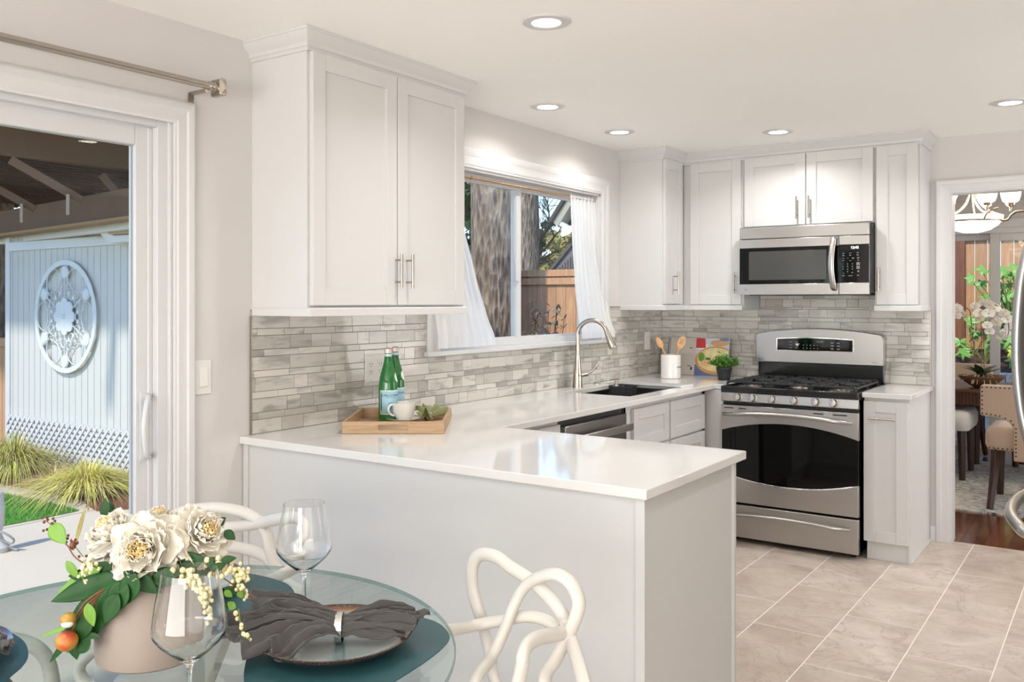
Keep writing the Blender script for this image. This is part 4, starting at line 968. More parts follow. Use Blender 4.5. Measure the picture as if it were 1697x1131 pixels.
MB(lean).prism([(Bxm + .001, .001), (Bx1 - .001, .001), (Bx1 - .001, .03), (Bxm + .001, .075)], yy_, yy_ + .0004, 'xz').build('cover_cloth', M('print_blue', (96, 110, 150), .4, var=.2), cb, smooth=False)
flatdisc(.325, .197, .05, .022, yy_ - .0004, M('print_white', (238, 230, 228), .4), 'cover_dish_rim')
MB(lean).prism([(Bxm + .002, .185), (.36, .187), (.352, .252), (Bxm + .002, .253)], yy_ - .0006, yy_ - .0002, 'xz').build('cover_red_cloth', M('print_red', (206, 62, 58), .4, var=.15), cb, smooth=False)
flatdisc(.455, .222, .065, .022, yy_ - .0006, M('print_tan', (204, 160, 120), .4, var=.1), 'cover_spoon'); flatdisc(.49, .245, .04, .01, yy_ - .0008, M('print_blue_cloth', (120, 134, 170), .4), 'cover_napkin')
flatdisc(.435, .105, .145, .095, yy_ - .0008, M('print_bowl_wood', (206, 146, 84), .4, var=.15), 'cover_bowl'); flatdisc(.435, .110, .130, .080, yy_ - .0011, M('print_salad', (204, 200, 150), .4, var=.25, nscale=60), 'cover_salad')
rr = random.Random(4); greens = [M('print_green', (96, 140, 52), .4, var=.3, nscale=40), M('print_light_green', (176, 196, 120), .4, var=.3, nscale=40), M('print_noodle', (230, 206, 150), .4, var=.2, nscale=40), M('print_dark_green', (60, 92, 46), .4, var=.3, nscale=40)]
for i in range(26):
    a = rr.random() * 2 * PI; q = rr.random() ** .5; flatdisc(.435 + .11 * q * math.cos(a), .110 + .065 * q * math.sin(a), .012 + rr.random() * .02, .007 + rr.random() * .012, yy_ - .0014 - i * .00004, greens[rr.randrange(4)], 'cover_leaf', n=12)
flatdisc(.335, .125, .022, .030, yy_ - .0028, greens[0], 'cover_leaf', n=20); flatdisc(.365, .085, .032, .022, yy_ - .003, M('print_bread', (222, 180, 120), .4), 'cover_bread', n=20)
MB(lean).box(.258, .270, -.0014, -.0008, .035, .055).box(.235, .262, -.0014, -.0008, .060, .064).box(.245, .262, -.0014, -.0008, .182, .188).build('cover_text', DARKP, cb)
# potted plant
pp = onz(1201, 629, .914) + Vector((0, .012, 0)); pp = Vector((.592, -.345, .914))
pt = thing('potted_herb', 'small green bushy plant in a black pot beside the range', 'plant', pp)
MB().lathe([(0, .9145), (.036, .9145), (.048, .985), (.050, .988), (.049, .996), (.045, .996), (.044, .985), (0, .983)], 32, (pp.x, pp.y, 0)).build('pot', M('black_pot', (34, 34, 36), .5), pt)
fol = MB(); fo2 = MB(); stm = MB(); rr = random.Random(9)
for i in range(170):
    th, ph = rr.random() * 2 * PI, rr.random() ** .6 * 1.35
    L_ = .05 + rr.random() * .035; d_ = Vector((math.sin(ph) * math.cos(th), math.sin(ph) * math.sin(th), math.cos(ph) * .85 + .05))
    b_ = pp + Vector((d_.x * .02, d_.y * .02, .078)); e_ = b_ + d_ * L_ * 1.15
    stm.tube([b_, (b_ + e_) / 2 + Vector((0, 0, .004)), e_], .0009, 4)
    for j in range(7):
        q = b_.lerp(e_, .35 + .65 * j / 6); a = rr.random() * 2 * PI; lv = (Vector((math.cos(a), math.sin(a), .6)) + d_ * .5).normalized(); s_ = .012 + rr.random() * .005
        sd_ = lv.cross(Vector((rr.random() - .5, rr.random() - .5, 1))).normalized() * s_ * .35
        (fol if rr.random() < .75 else fo2).add([q, q + lv * s_ * .5 + sd_, q + lv * s_, q + lv * s_ * .5 - sd_], [(0, 1, 2, 3)])
fol.build('leaves', M('herb_leaf', (66, 128, 40), .45, var=.3, nscale=60), pt, fix=False, smooth=False); fo2.build('pale_leaves', LEAFL, pt, fix=False, smooth=False); stm.build('stems', STEMG, pt)
# curtain rods and kitchen curtains
rod = thing('curtain_rod', 'brushed nickel curtain rod with a square finial above the patio door', 'curtain rod', (.09, -5.0, 2.152))
MB().tube([(.09, -6.35, 2.152), (.09, -3.82, 2.152)], .0125, 18).build('rod', NICKEL, rod)
MB(Matrix.Translation((.09, -3.83, 2.152)) @ Matrix.Rotation(-PI / 2, 4, 'X')).lathe([(.0125, 0), (.0155, .004), (.0155, .012), (.012, .016), (.017, .024), (.017, .032), (0, .032)], 24).build('collar', NICKEL, rod)
fn_ = MB(Matrix.Translation((.09, -3.80, 2.152))); h_ = .029
for (a, b, s0, s1) in ((0, .006, .8, 1), (.006, .024, 1, 1), (.024, .030, 1, .8), (.030, .036, .72, .5)):
    vs_ = [(x * h_ * s_, y_, z * h_ * s_) for y_, s_ in ((a, s0), (b, s1)) for x, z in ((-1, -1), (1, -1), (1, 1), (-1, 1))]
    fn_.add(vs_, [(0, 1, 2, 3), (7, 6, 5, 4), (0, 4, 5, 1), (1, 5, 6, 2), (2, 6, 7, 3), (3, 7, 4, 0)])
for s_ in (-1, 1):
    fn_.add([(s_ * h_, .004, -h_ * .75), (s_ * h_, .026, -h_ * .75), (s_ * h_, .026, h_ * .75), (s_ * h_, .004, h_ * .75), (s_ * h_ * 1.3, .012, -h_ * .3), (s_ * h_ * 1.3, .018, -h_ * .3), (s_ * h_ * 1.3, .018, h_ * .3), (s_ * h_ * 1.3, .012, h_ * .3)], [(0, 1, 5, 4), (1, 2, 6, 5), (2, 3, 7, 6), (3, 0, 4, 7), (4, 5, 6, 7)])
fn_.build('finial', NICKEL, rod, bevel=.0008, smooth=False)
MB().box(.001, .005, -3.845, -3.825, 2.085, 2.135).box(.001, .09, -3.84, -3.83, 2.128, 2.140).build('bracket', NICKEL, rod)
r2 = thing('curtain_rod', 'thin copper-toned tension rod across the sink window', 'curtain rod', (-.035, -1.67, 2.035))
MB().tube([(-.03, WY0 + .013, 2.035), (-.03, WY1 - .013, 2.035)], .006, 12).build('rod', M('rod_bronze', (190, 150, 112), .35, .8), r2)
MB().tube([(-.03, -2.175, 2.043), (-.022, -2.175, 2.035), (-.03, -2.175, 2.026), (-.036, -2.175, 2.03)], .0018, 6).build('hook', M('hook_bronze', (120, 88, 60), .4, .8), r2)
def curtain(name, label, edges, folds, seed, x0=-.03):
    # edges: list of (z, y_left, y_right)
    rr = random.Random(seed); ph = rr.random() * 6
    def fn(s_, t_):
        k = s_ * (len(edges) - 1); i = min(int(k), len(edges) - 2); f = k - i
        f = f * f * (3 - 2 * f) * .4 + f * .6
        z = edges[i][0] + (edges[i + 1][0] - edges[i][0]) * (k - i); a = edges[i][1] + (edges[i + 1][1] - edges[i][1]) * f; b = edges[i][2] + (edges[i + 1][2] - edges[i][2]) * f
        amp = .009 * (1.0 - .4 * s_); hang = .078 * min(1, s_ * 1.1) ** 1.5
        x = x0 + hang + amp * math.sin(t_ * folds * 2 * PI + ph + s_ * 1.2) + .003 * math.sin(t_ * 37 + s_ * 9)
        return (x, a + (b - a) * t_ + .004 * math.sin(s_ * 7 + t_ * 5), z)
    o = thing(name, label, 'curtain', (x0, edges[0][1], edges[0][0]), 'sheer café curtains at the sink window')
    MB().grid(fn, 44, 120).build('sheer_panel', CURTAIN, o, fix=False)
    hem = MB().tube([(x0, edges[0][1], 2.035), (x0, edges[0][2], 2.035)], .0085, 10); hem.build('rod_pocket', CURTAIN, o)
    return o
curtain('curtain', 'white sheer curtain at the right end of the sink window', [(2.05, -1.205, -.905), (1.75, -1.20, -.885), (1.5, -1.20, -.85), (1.3, -1.205, -.81), (1.19, -1.205, -.79)], 7, 1)
curtain('curtain', 'white sheer curtain at the left end of the sink window, flaring to the sill', [(2.05, -2.45, -2.30), (1.78, -2.475, -2.25), (1.55, -2.50, -2.18), (1.35, -2.53, -2.12), (1.19, -2.54, -2.07)], 8, 2)
# ================================================================== GLASS DINING TABLE (foreground)
TZ = .750; TC = Vector((1.180, -4.785, 0)); TR = .580
ta = thing('dining_table', 'round glass-topped dining table in the foreground', 'table', TC)
tt = MB(); n = 96
tt.lathe([(0, TZ - .010), (TR - .002, TZ - .010), (TR, TZ - .008), (TR, TZ - .002), (TR - .002, TZ), (0, TZ)], n, (TC.x, TC.y, 0))
for i, f in enumerate(tt.f):
    zs = [tt.v[k].z for k in f]; rs = [(tt.v[k] - TC).to_2d().length for k in f]
    tt.m[i] = 1 if min(rs) > TR - .004 and max(rs) > TR - .001 and (max(zs) - min(zs)) > .001 else 0
tt.build('glass_top', [TABLEG, TEDGE], ta, ang=30)
LEGP = M('table_leg_grey', (150, 148, 140), .45)
hub = Vector((TC.x, TC.y, 0))
tp_ = onz(368, 1040, TZ - .02) - TC; a00 = math.atan2(tp_.y, tp_.x)
for k in range(3):
    a = a00 + k * 2 * PI / 3; d_ = Vector((math.cos(a), math.sin(a), 0)); s_ = Vector((-d_.y, d_.x, 0))
    p0 = hub + d_ * .26 + s_ * .02 + Vector((0, 0, TZ - .014)); p1 = hub - d_ * .30 + s_ * .02 + Vector((0, 0, .0))
    MB().bar(p0, p1, .05, .028, up=(d_.x, d_.y, 0)).build('leg', LEGP, ta, bevel=.004)
# placemats
def W(pxs, z): return [onz(u, v, z) for u, v in pxs]
def mat_obj(pts, label):
    c = catmull([(p.x, p.y, 0) for p in pts], 10, True); poly = [(p.x, p.y) for p in c]
    cen = sum((Vector((p[0], p[1], 0)) for p in poly), Vector()) / len(poly)
    o = thing('placemat', label, 'placemat', (cen.x, cen.y, TZ), 'dark teal placemats on the glass table')
    MB().prism(poly, TZ + .0003, TZ + .0025, 'xy').build('mat', TEAL, o, ang=50)
    return o
m1 = W([(745, 1056), (728, 1036), (700, 1026), (640, 1012), (560, 1006), (480, 1022), (425, 1062), (404, 1120), (420, 1175), (480, 1205), (560, 1185), (640, 1140), (700, 1102), (735, 1074)], TZ)
mat_obj(m1, 'dark teal pebble-shaped placemat under the near right plate')
c1 = at(553, 1050, 1.705); PC1 = Vector((c1.x, c1.y, 0))
def rel(pts, c, c2, ang):
    out = []
    for p in pts:
        v = Vector((p.x - c.x, p.y - c.y, 0)); v.rotate(Euler((0, 0, ang))); out.append(c2 + v)
    return out
m2 = W([(488, 985), (474, 969), (440, 958), (408, 952), (360, 948), (290, 946), (220, 958), (190, 985), (215, 1010), (290, 1022), (370, 1028), (440, 1018), (480, 1002)], TZ)
mat_obj(m2, 'dark teal placemat behind the bouquet at the far side of the table')
PC2 = lat(-.752, 2.03); PC3 = lat(-1.055, 1.60)
m3 = W([(47, 1085), (36, 1062), (0, 1045), (-60, 1040), (-150, 1048), (-240, 1080), (-280, 1130), (-220, 1185), (-120, 1205), (-40, 1180), (10, 1130), (38, 1105)], TZ)
mat_obj(m3, 'dark teal placemat at the left edge of the photo')
# plates
t = NT('glazed_stoneware'); co = t.coords(); gr = t.node('ShaderNodeSeparateXYZ'); t.link(co, gr.inputs[0])
rad = t.math('SQRT', t.math('ADD', t.math('MULTIPLY', gr.outputs[0], gr.outputs[0]), t.math('MULTIPLY', gr.outputs[1], gr.outputs[1])))
rad = t.math('ADD', rad, t.math('MULTIPLY', t.noise(co, 60, 4), .006))
c_ = t.ramp(t.math('MULTIPLY', rad, 1 / .16), [(0, s2l((112, 132, 134))), (.76, s2l((128, 146, 146))), (.83, s2l((150, 138, 120))), (.88, s2l((128, 80, 54))), (.93, s2l((62, 42, 34))), (1, s2l((40, 32, 30)))])
sp = t.noise(co, 400, 2); t.base(t.mix(t.math('MULTIPLY', t.ramp(sp, [(.55, (0, 0, 0)), (.7, (1, 1, 1))]), .25), c_, s2l((176, 176, 168)))); t.p.inputs['Roughness'].default_value = .16; t.p.inputs['Coat Weight'].default_value = .6; STONEW = t.m
for pc_, lb in ((PC1, 'grey-blue plate with a brown rim under the charcoal napkin, near right'), (PC2, 'grey-blue plate with a brown rim mostly hidden behind the bouquet'), (PC3, 'grey-blue plate with a brown rim just outside the left edge')):
    pl = thing('dinner_plate', lb, 'plate', (pc_.x, pc_.y, TZ + .003), 'stoneware plates on the glass table', local=True)
    pl.location = (pc_.x, pc_.y, TZ + .003)
    MB().lathe([(0, 0), (.085, 0), (.088, .003), (.115, .008), (.142, .0185), (.150, .0255), (.1505, .0275), (.1485, .0285), (.140, .0225), (.114, .0125), (.09, .0075), (0, .0068)], 72).build('stoneware', STONEW, pl)
# napkins with rings
def napkin(c, ang, label, z0):
    o = thing('cloth_napkin', label, 'napkin', (c.x, c.y, z0), 'charcoal napkins on the plates', rotz=ang, local=True)
    cl = MB(); X_ = -.215 + .395 * .575
    def sheet(an, L_, w0, w1, z0, z1, fold, seed, arch=.012):
        ca, sa = math.cos(an), math.sin(an)
        def fn(s_, t_):
            tt = t_ * 2 - 1; w_ = w0 + (w1 - w0) * s_ ** .8
            ln = L_ * s_ * (1 - .13 * tt * tt + .05 * math.sin(tt * 4 + seed) * s_)
            rip = noise.noise(Vector((tt * 3.2 + seed * 7, s_ * 1.3, seed))) ; rip2 = noise.noise(Vector((tt * 8 + seed * 3, s_ * 2.6, seed + 5)))
            z = z0 + (z1 - z0) * s_ + arch * math.sin(PI * min(1, s_ * 1.1)) + fold * s_ ** .7 * (.5 - abs(tt)) + (.020 * rip + .008 * rip2) * (.25 + s_)
            z += -.014 * (1 - s_) * tt * tt
            sx = ca * ln - sa * w_ * tt; sy = sa * ln + ca * w_ * tt
            z += .003 * noise.noise(Vector((sx * 60, sy * 60, seed)))
            return (X_ + sx, sy, max(z, .0065))
        cl.grid(fn, 56, 44)
    sheet(PI - .34, .185, .024, .046, .034, .058, .030, 1, .018)
    sheet(PI + .02, .225, .026, .058, .040, .026, -.026, 2, .022)
    sheet(PI + .30, .200, .024, .060, .036, .022, .028, 3, .020)
    sheet(PI + .62, .150, .022, .048, .026, .010, .022, 4, .022)
    sheet(PI - .10, .130, .022, .040, .045, .058, -.02, 5, .010)
    sheet(PI + .12, .170, .020, .034, .046, .048, .03, 6, .012)
    sheet(-.02, .165, .024, .030, .036, .040, .022, 7, .008)
    sheet(.13, .120, .022, .024, .034, .030, -.016, 8, .008)
    sheet(-.16, .125, .022, .026, .026, .018, .018, 9, .010)
    sheet(.04, .150, .018, .020, .044, .050, -.014, 10, .006)
    cl.build('cloth', LINENG, o, fix=False, solid=.0022, ang=80)
    MB(Matrix.Translation((-.215 + .395 * .575, 0, .0225)) @ Matrix.Rotation(PI / 2, 4, 'Y')).lathe([(.0272, -.0065), (.0285, -.0065), (.0285, .0065), (.0272, .0065), (.0272, -.0065)], 36, cap=False).build('ring', CHROME, o)
    return o
na = math.atan2(sY, cY)
cN = at(552, 1035, 1.70); napkin(Vector((cN.x, cN.y, 0)), na + .04, 'charcoal linen napkin in a silver ring lying across the near right plate', TZ + .016)
napkin(PC3 + Vector((.02, .0, 0)), na - .2, 'charcoal linen napkin reaching in at the left edge of the photo', TZ + .016)
# wine glasses
def wine_glass(p, label):
    o = thing('wine_glass', label, 'wine glass', (p.x, p.y, TZ), 'angular wine glasses', local=True); o.location = (p.x, p.y, TZ + .0003)
    outer = [(0.0355, .0008), (.0365, .0022), (.018, .0045), (.007, .009), (.0042, .02), (.0037, .05), (.0040, .068), (.0058, .078), (.014, .0845), (.030, .0975), (.0475, .1135), (.0572, .127), (.0588, .1345), (.0580, .145), (.0525, .180), (.0465, .2105), (.0432, .2285)]
    inner = [(.0424, .2285), (.0456, .2105), (.0515, .180), (.0569, .145), (.0577, .1350), (.0562, .1285), (.0468, .1155), (.0290, .0995), (.0125, .0875), (0, .0855)]
    MB().lathe([(0, .0)] + outer + inner, 64).build('glass_body', WGLASS, o, ang=60)
g1 = at(314, 1000, 1.43); wine_glass(Vector((g1.x, g1.y, 0)), 'clear wine glass in front of the flower vase')
g2 = at(504, 1000, 1.905); wine_glass(Vector((g2.x, g2.y, 0)), 'clear wine glass behind the near right plate, against the peninsula')
# ================================================================== FLOWERS
VC = lat(-.664, 1.665); VR = .096; VT = TZ + .152
va = thing('vase', 'round blush plaster vase holding the bouquet', 'vase', (VC.x, VC.y, TZ))
MB().lathe([(0, TZ + .0005), (VR - .008, TZ + .0005), (VR - .002, TZ + .005), (VR, TZ + .02), (VR + .002, VT - .004), (VR, VT), (VR - .006, VT), (VR - .008, TZ + .03), (0, TZ + .02)], 72, (VC.x, VC.y, 0)).build('pot', PLASTER, va)
OX = Vector((cY, sY, 0)); OD = Vector((-sY, cY, 0)); UPV = Vector((0, 0, 1))
def petal_mb(mb, base, dirv, nrm, L_, Wd, curl, ruf, rr):
    sd_ = dirv.cross(nrm).normalized(); ph = rr.random() * 6; nu, nv = 8, 8
    def fn(s_, t_):
        tt = t_ * 2 - 1; wid = Wd * math.sin(min(PI * (.12 + .62 * s_), PI)) * (1.0 if s_ < .8 else 1 - (s_ - .8) * 1.1)
        al = L_ * s_ * (1 - .16 * tt * tt * s_); lift = curl * L_ * (s_ ** 2) + .18 * Wd * tt * tt
        rf = ruf * s_ ** 2 * (math.sin(tt * 6 + ph) + .6 * math.sin(tt * 13 + ph * 2))
        al += ruf * .5 * s_ ** 3 * math.sin(tt * 15 + ph * 3)
        p = base + dirv * al + sd_ * (wid * tt) + nrm * (lift + rf); return tuple(p)
    mb.grid(fn, nu, nv)
def peony(c, face, R, label, seed):
    rr = random.Random(seed); o = thing('peony', label, 'flower', c, 'cream peonies in the vase')
    face = face.normalized(); a = face.orthogonal().normalized(); b = face.cross(a)
    out = MB(); heart = MB(); base = c - face * R * .55
    layers = [(7, 1.62, .98, .52, .22), (8, 1.36, .95, .46, .38), (8, 1.05, .88, .42, .55), (8, .80, .80, .36, .70), (8, .60, .72, .28, .80), (7, .42, .62, .22, .90), (6, .26, .5, .16, 1.0)]
    for li, (cnt, tilt, L_, Wd, curl) in enumerate(layers):
        for k in range(cnt):
            an = 2 * PI * (k + .5 * (li % 2)) / cnt + rr.uniform(-.2, .2); tl_ = tilt + rr.uniform(-.12, .12)
            rd = a * math.cos(an) + b * math.sin(an); dv_ = rd * math.sin(tl_) + face * math.cos(tl_); nr_ = (face * math.sin(tl_) - rd * math.cos(tl_)).normalized()
            petal_mb(out if li < 5 else heart, base + face * R * .08 * li + rd * R * .05, dv_, nr_, R * L_ * rr.uniform(.9, 1.12) * (1.08 if li < 2 else 1.0), R * Wd * rr.uniform(.85, 1.1), .25 * curl, R * .045, rr)
    out.build('petals', PETAL, o, fix=False, solid=.0004); heart.build('heart_petals', PETALC, o, fix=False, solid=.0004)
    stn = MB(); ctr = base + face * R * .55
    for k in range(60):
        q = Vector((rr.gauss(0, 1), rr.gauss(0, 1), rr.gauss(0, 1))).normalized(); q = (q + face * 1.4).normalized()
        stn.tube([ctr, ctr + q * R * .38], .0006, 4); stn.ball(ctr + q * R * .38, .0018, 6, 4)
    stn.build('stamens', M('stamen_yellow', (236, 200, 120), .6), o)
    MB().tube(catmull([tuple(base), tuple(base - face * .02 - UPV * .02), (VC.x + (c.x - VC.x) * .35, VC.y + (c.y - VC.y) * .35, TZ + .04)], 6), .0028, 8).build('stem', STEMG, o)
    return o
tocam = -OD
peony(at(234, 912, 1.575), tocam + UPV * .30 + OX * .02, .063, 'largest cream peony at the front centre of the bouquet', 1)
peony(at(183, 880, 1.66), tocam * .5 + UPV * .9 - OX * .45, .058, 'cream peony at the back left of the bouquet', 2)
peony(at(339, 882, 1.63), tocam * .6 + UPV * .55 + OX * .75, .054, 'cream peony on the right side of the bouquet', 3)
peony(at(262, 862, 1.73), tocam * .2 + UPV * 1.0 + OX * .1, .046, 'cream peony half hidden behind the centre of the bouquet', 4)
def leaf(mb, base, dirv, nrm, L_, Wd, bend=.2, fold=.15):
    dirv = dirv.normalized(); nrm = (nrm - dirv * nrm.dot(dirv)).normalized(); sd_ = dirv.cross(nrm)
    def fn(s_, t_):
        tt = t_ * 2 - 1; wd = Wd * (math.sin(PI * s_ ** .8) ** .9 if 0 < s_ < 1 else 0)
        return tuple(base + dirv * (L_ * s_) + sd_ * (wd * tt) + nrm * (-bend * L_ * s_ * s_ + fold * wd * abs(tt)))
    mb.grid(fn, 10, 6)
def leaf_px(mb, a, b, d, wd, nrm=None, d2=None, bend=.05):      # a leaf between two measured points
    p = at(*a, d); q = at(*b, d2 or d); leaf(mb, p, q - p, nrm or (tocam + UPV * .4), (q - p).length, wd, bend, .2)
# big leaves spilling to the left (one branch)
br = thing('leafy_branch', 'dark green leafy branch with two orange buds spilling down the left side of the vase', 'branch', at(175, 965, 1.62), 'greenery in the vase')
dk = MB()
for a, b, d, wd in (((200, 955), (80, 998), 1.58, .020), ((205, 960), (105, 1085), 1.57, .022), ((210, 965), (180, 1018), 1.55, .022), ((190, 970), (150, 1060), 1.56, .018), ((175, 985), (112, 1030), 1.57, .016), ((160, 1000), (92, 1072), 1.57, .018), ((215, 950), (110, 955), 1.60, .022), ((196, 985), (172, 1034), 1.545, .017), ((150, 1020), (128, 1062), 1.55, .016), ((118, 1030), (126, 1096), 1.56, .017), ((150, 1058), (128, 1085), 1.55, .012), ((140, 1052), (166, 1056), 1.55, .006), ((115, 1060), (80, 1100), 1.56, .006), ((205, 940), (262, 985), 1.56, .017), ((225, 950), (205, 1005), 1.55, .02)):
    leaf_px(dk, a, b, d, wd)
dk.build('dark_leaves', LEAF, br, fix=False, solid=.0004)
lt = MB()
for a, b, d, wd in (((170, 940), (92, 985), 1.60, .013), ((145, 1000), (155, 1040), 1.54, .010), ((125, 1035), (62, 1058), 1.56, .004), ((110, 930), (130, 960), 1.6, .008)): leaf_px(lt, a, b, d, wd)
lt.build('light_leaves', LEAFL, br, fix=False, solid=.0004)
stp = MB(); 
for k in range(4): stp.tube(catmull([at(215, 945 + 2 * k, 1.6), at(180 - 2 * k, 972 + k * 3, 1.575), at(140, 1000 + 8 * k, 1.56), at(118 + k, 1040 + 8 * k, 1.555)], 6), .0014, 6)
stp.build('stems', STEMB, br)
BUD = NT('orange_bud'); t = BUD; t.base(t.ramp(t.noise(t.coords(), 26, 3), [(.38, s2l((136, 128, 56))), (.5, s2l((178, 124, 46))), (.64, s2l((170, 70, 38)))])); t.p.inputs['Roughness'].default_value = .4
for (u, v, r_) in ((111, 1063, .018), (113, 1027, .0125)):
    p = at(u, v, 1.54); bo = MB().ball(p, r_, 20, 14, (1.05, 1.05, .95)).build('bud', BUD.m, br)
    cal = MB()
    for k in range(5):
        an = k * 2 * PI / 5; q = Vector((math.cos(an), math.sin(an), 0)) * r_ * .85; leaf(cal, p + UPV * r_ * .95, q - UPV * r_ * .8, q + UPV * .3 * r_, r_ * 1.3, r_ * .4, .1)
    cal.build('sepals', STEMG, bo, fix=False, solid=.0003)
MB().ball(at(112, 1034, 1.535), .0095, 16, 10, (1.1, 1.1, .7)).build('white_petals', PETAL, br)
# leaves around the flowers
fl = thing('leaf_sprig', 'green leaf sprigs tucked between the peonies', 'branch', at(290, 930, 1.66), 'greenery in the vase')
g = MB()
for a, b, d, wd in (((300, 925), (268, 955), 1.62, .025), ((310, 930), (330, 960), 1.62, .022), ((300, 900), (290, 860), 1.66, .012), ((360, 870), (374, 858), 1.66, .008), ((372, 880), (390, 895), 1.64, .009), ((290, 940), (340, 925), 1.6, .02), ((250, 960), (300, 950), 1.57, .016), ((175, 860), (174, 826), 1.68, .010), ((190, 845), (170, 838), 1.7, .010), ((240, 855), (232, 850), 1.7, .006), ((345, 940), (352, 925), 1.6, .009), ((350, 945), (375, 935), 1.58, .008), ((285, 970), (278, 945), 1.54, .009), ((365, 930), (392, 925), 1.58, .007), ((372, 975), (392, 985), 1.58, .008), ((378, 995), (385, 1012), 1.58, .008), ((295, 935), (250, 930), 1.64, .03), ((320, 920), (360, 955), 1.64, .02)): leaf_px(g, a, b, d, wd)
g.build('dark_leaves', LEAF, fl, fix=False, solid=.0004)
g = MB()
for a, b, d, wd in (((292, 915), (302, 895), 1.62, .010), ((305, 885), (290, 868), 1.66, .009), ((388, 998), (380, 1012), 1.57, .009), ((372, 980), (385, 990), 1.57, .006), ((395, 980), (402, 992), 1.57, .006)): leaf_px(g, a, b, d, wd)
g.build('light_leaves', LEAFL, fl, fix=False, solid=.0004)
g = MB().tube(catmull([at(330, 930, 1.66), at(365, 955, 1.62), at(395, 975, 1.6), at(425, 992, 1.59)], 6), .0012, 6).tube(catmull([at(300, 940, 1.66), at(310, 970, 1.62)], 3), .0015, 6); g.build('stems', STEMB, fl)
# tall grass blade + twig with brown berries and lime leaf
tw = thing('berry_twig', 'thin twig with brown berries and a lime leaf, upper left of the bouquet', 'branch', at(150, 920, 1.62), 'greenery in the vase')
g = MB().tube(catmull([at(200, 960, 1.62), at(132, 930, 1.6), at(112, 905, 1.6), at(98, 893, 1.6)], 6), .0013, 6).tube(catmull([at(112, 905, 1.6), at(122, 912, 1.59), at(118, 893, 1.6)], 4), .0008, 5)
g.tube(catmull([at(98, 893, 1.6), at(84, 870, 1.61), at(72, 862, 1.61)], 4), .0007, 5); g.build('stem', STEMB, tw)
rr = random.Random(8)
for u, v in ((70, 859), (78, 858), (88, 860), (91, 864), (73, 866), (86, 868), (79, 862), (72, 880), (78, 878), (113, 888), (112, 893), (125, 895), (128, 899), (110, 899), (118, 897), (131, 923), (143, 922), (128, 901)):
    p = at(u, v, 1.6 + rr.uniform(-.006, .006)); MB().ball(p, .0026, 8, 6).build('brown_berry', BERRYB, tw)
MB().ball(at(121, 904, 1.595), .006, 10, 8, (1, 1, 1.3)).build('rust_berry', BERRYB, tw)
g = MB(); p = at(84, 868, 1.6); q = at(108, 902, 1.59); leaf(g, p, q - p, tocam + UPV * .2, (q - p).length, .0155, .05, .1); g.build('lime_leaf', LEAFL, tw, fix=False, solid=.0004)
gb = thing('grass_blade', 'upright tan grass blade behind the left peony', 'branch', at(135, 860, 1.66), 'greenery in the vase')
g = MB(); p = at(124, 905, 1.66); q = at(142, 838, 1.66); leaf(g, p, q - p, tocam, (q - p).length * 1.05, .004, .02); g.build('blade', M('tan_blade', (150, 140, 84), .6, var=.2), gb, fix=False, solid=.0005)
MB().tube([p, at(150, 940, 1.66), VC + UPV * (TZ + .05)], .001, 5).build('stem', STEMG, gb)
# berry sprays
def spray(path, n_, r0, label, seed, width=.012):
    rr = random.Random(seed); P = catmull(path, 10); o = thing('berry_spray', label, 'berries', P[0], 'ivory berry sprays in the bouquet')
    mb = MB(); sb = MB().tube(P, .0012, 6)
    for i in range(n_):
        k = .12 + .88 * i / n_; p = P[int(k * (len(P) - 1))]; w_ = width * (1.15 - .7 * k)
        q = p + Vector((rr.gauss(0, .55), rr.gauss(0, .55), rr.gauss(0, .45))) * w_
        r_ = r0 * rr.uniform(.75, 1.1) * (1.1 - .35 * k); mb.ball(q, r_, 10, 8, (1, 1, 1.1)); sb.tube([p, q], .0006, 4)
    mb.build('berries', BERRY, o); sb.build('stem', STEMG, o); return o
spray([at(292, 935, 1.585), at(305, 955, 1.57), at(325, 968, 1.565), at(340, 985, 1.56), at(345, 1008, 1.56), at(352, 1030, 1.56)], 74, .0048, 'ivory berry spray hanging in front of the vase behind the wine glass', 1, .015)
spray([at(345, 930, 1.62), at(370, 940, 1.60), at(395, 950, 1.60), at(410, 960, 1.60)], 62, .0047, 'ivory berry spray reaching right over the far placemat', 2, .018)
spray([at(385, 955, 1.60), at(400, 975, 1.58), at(410, 990, 1.58)], 26, .0036, 'short ivory berry spray drooping at the right end of the bouquet', 3, .010)
spray([at(165, 945, 1.58), at(148, 935, 1.57), at(135, 945, 1.565), at(140, 968, 1.56)], 34, .0036, 'ivory berry spray on the left below the berry twig', 4, .013)
spray([at(395, 1010, 1.56), at(402, 1050, 1.55), at(415, 1062, 1.55)], 9, .004, 'few ivory berries peeping out under the charcoal napkin', 5, .006)
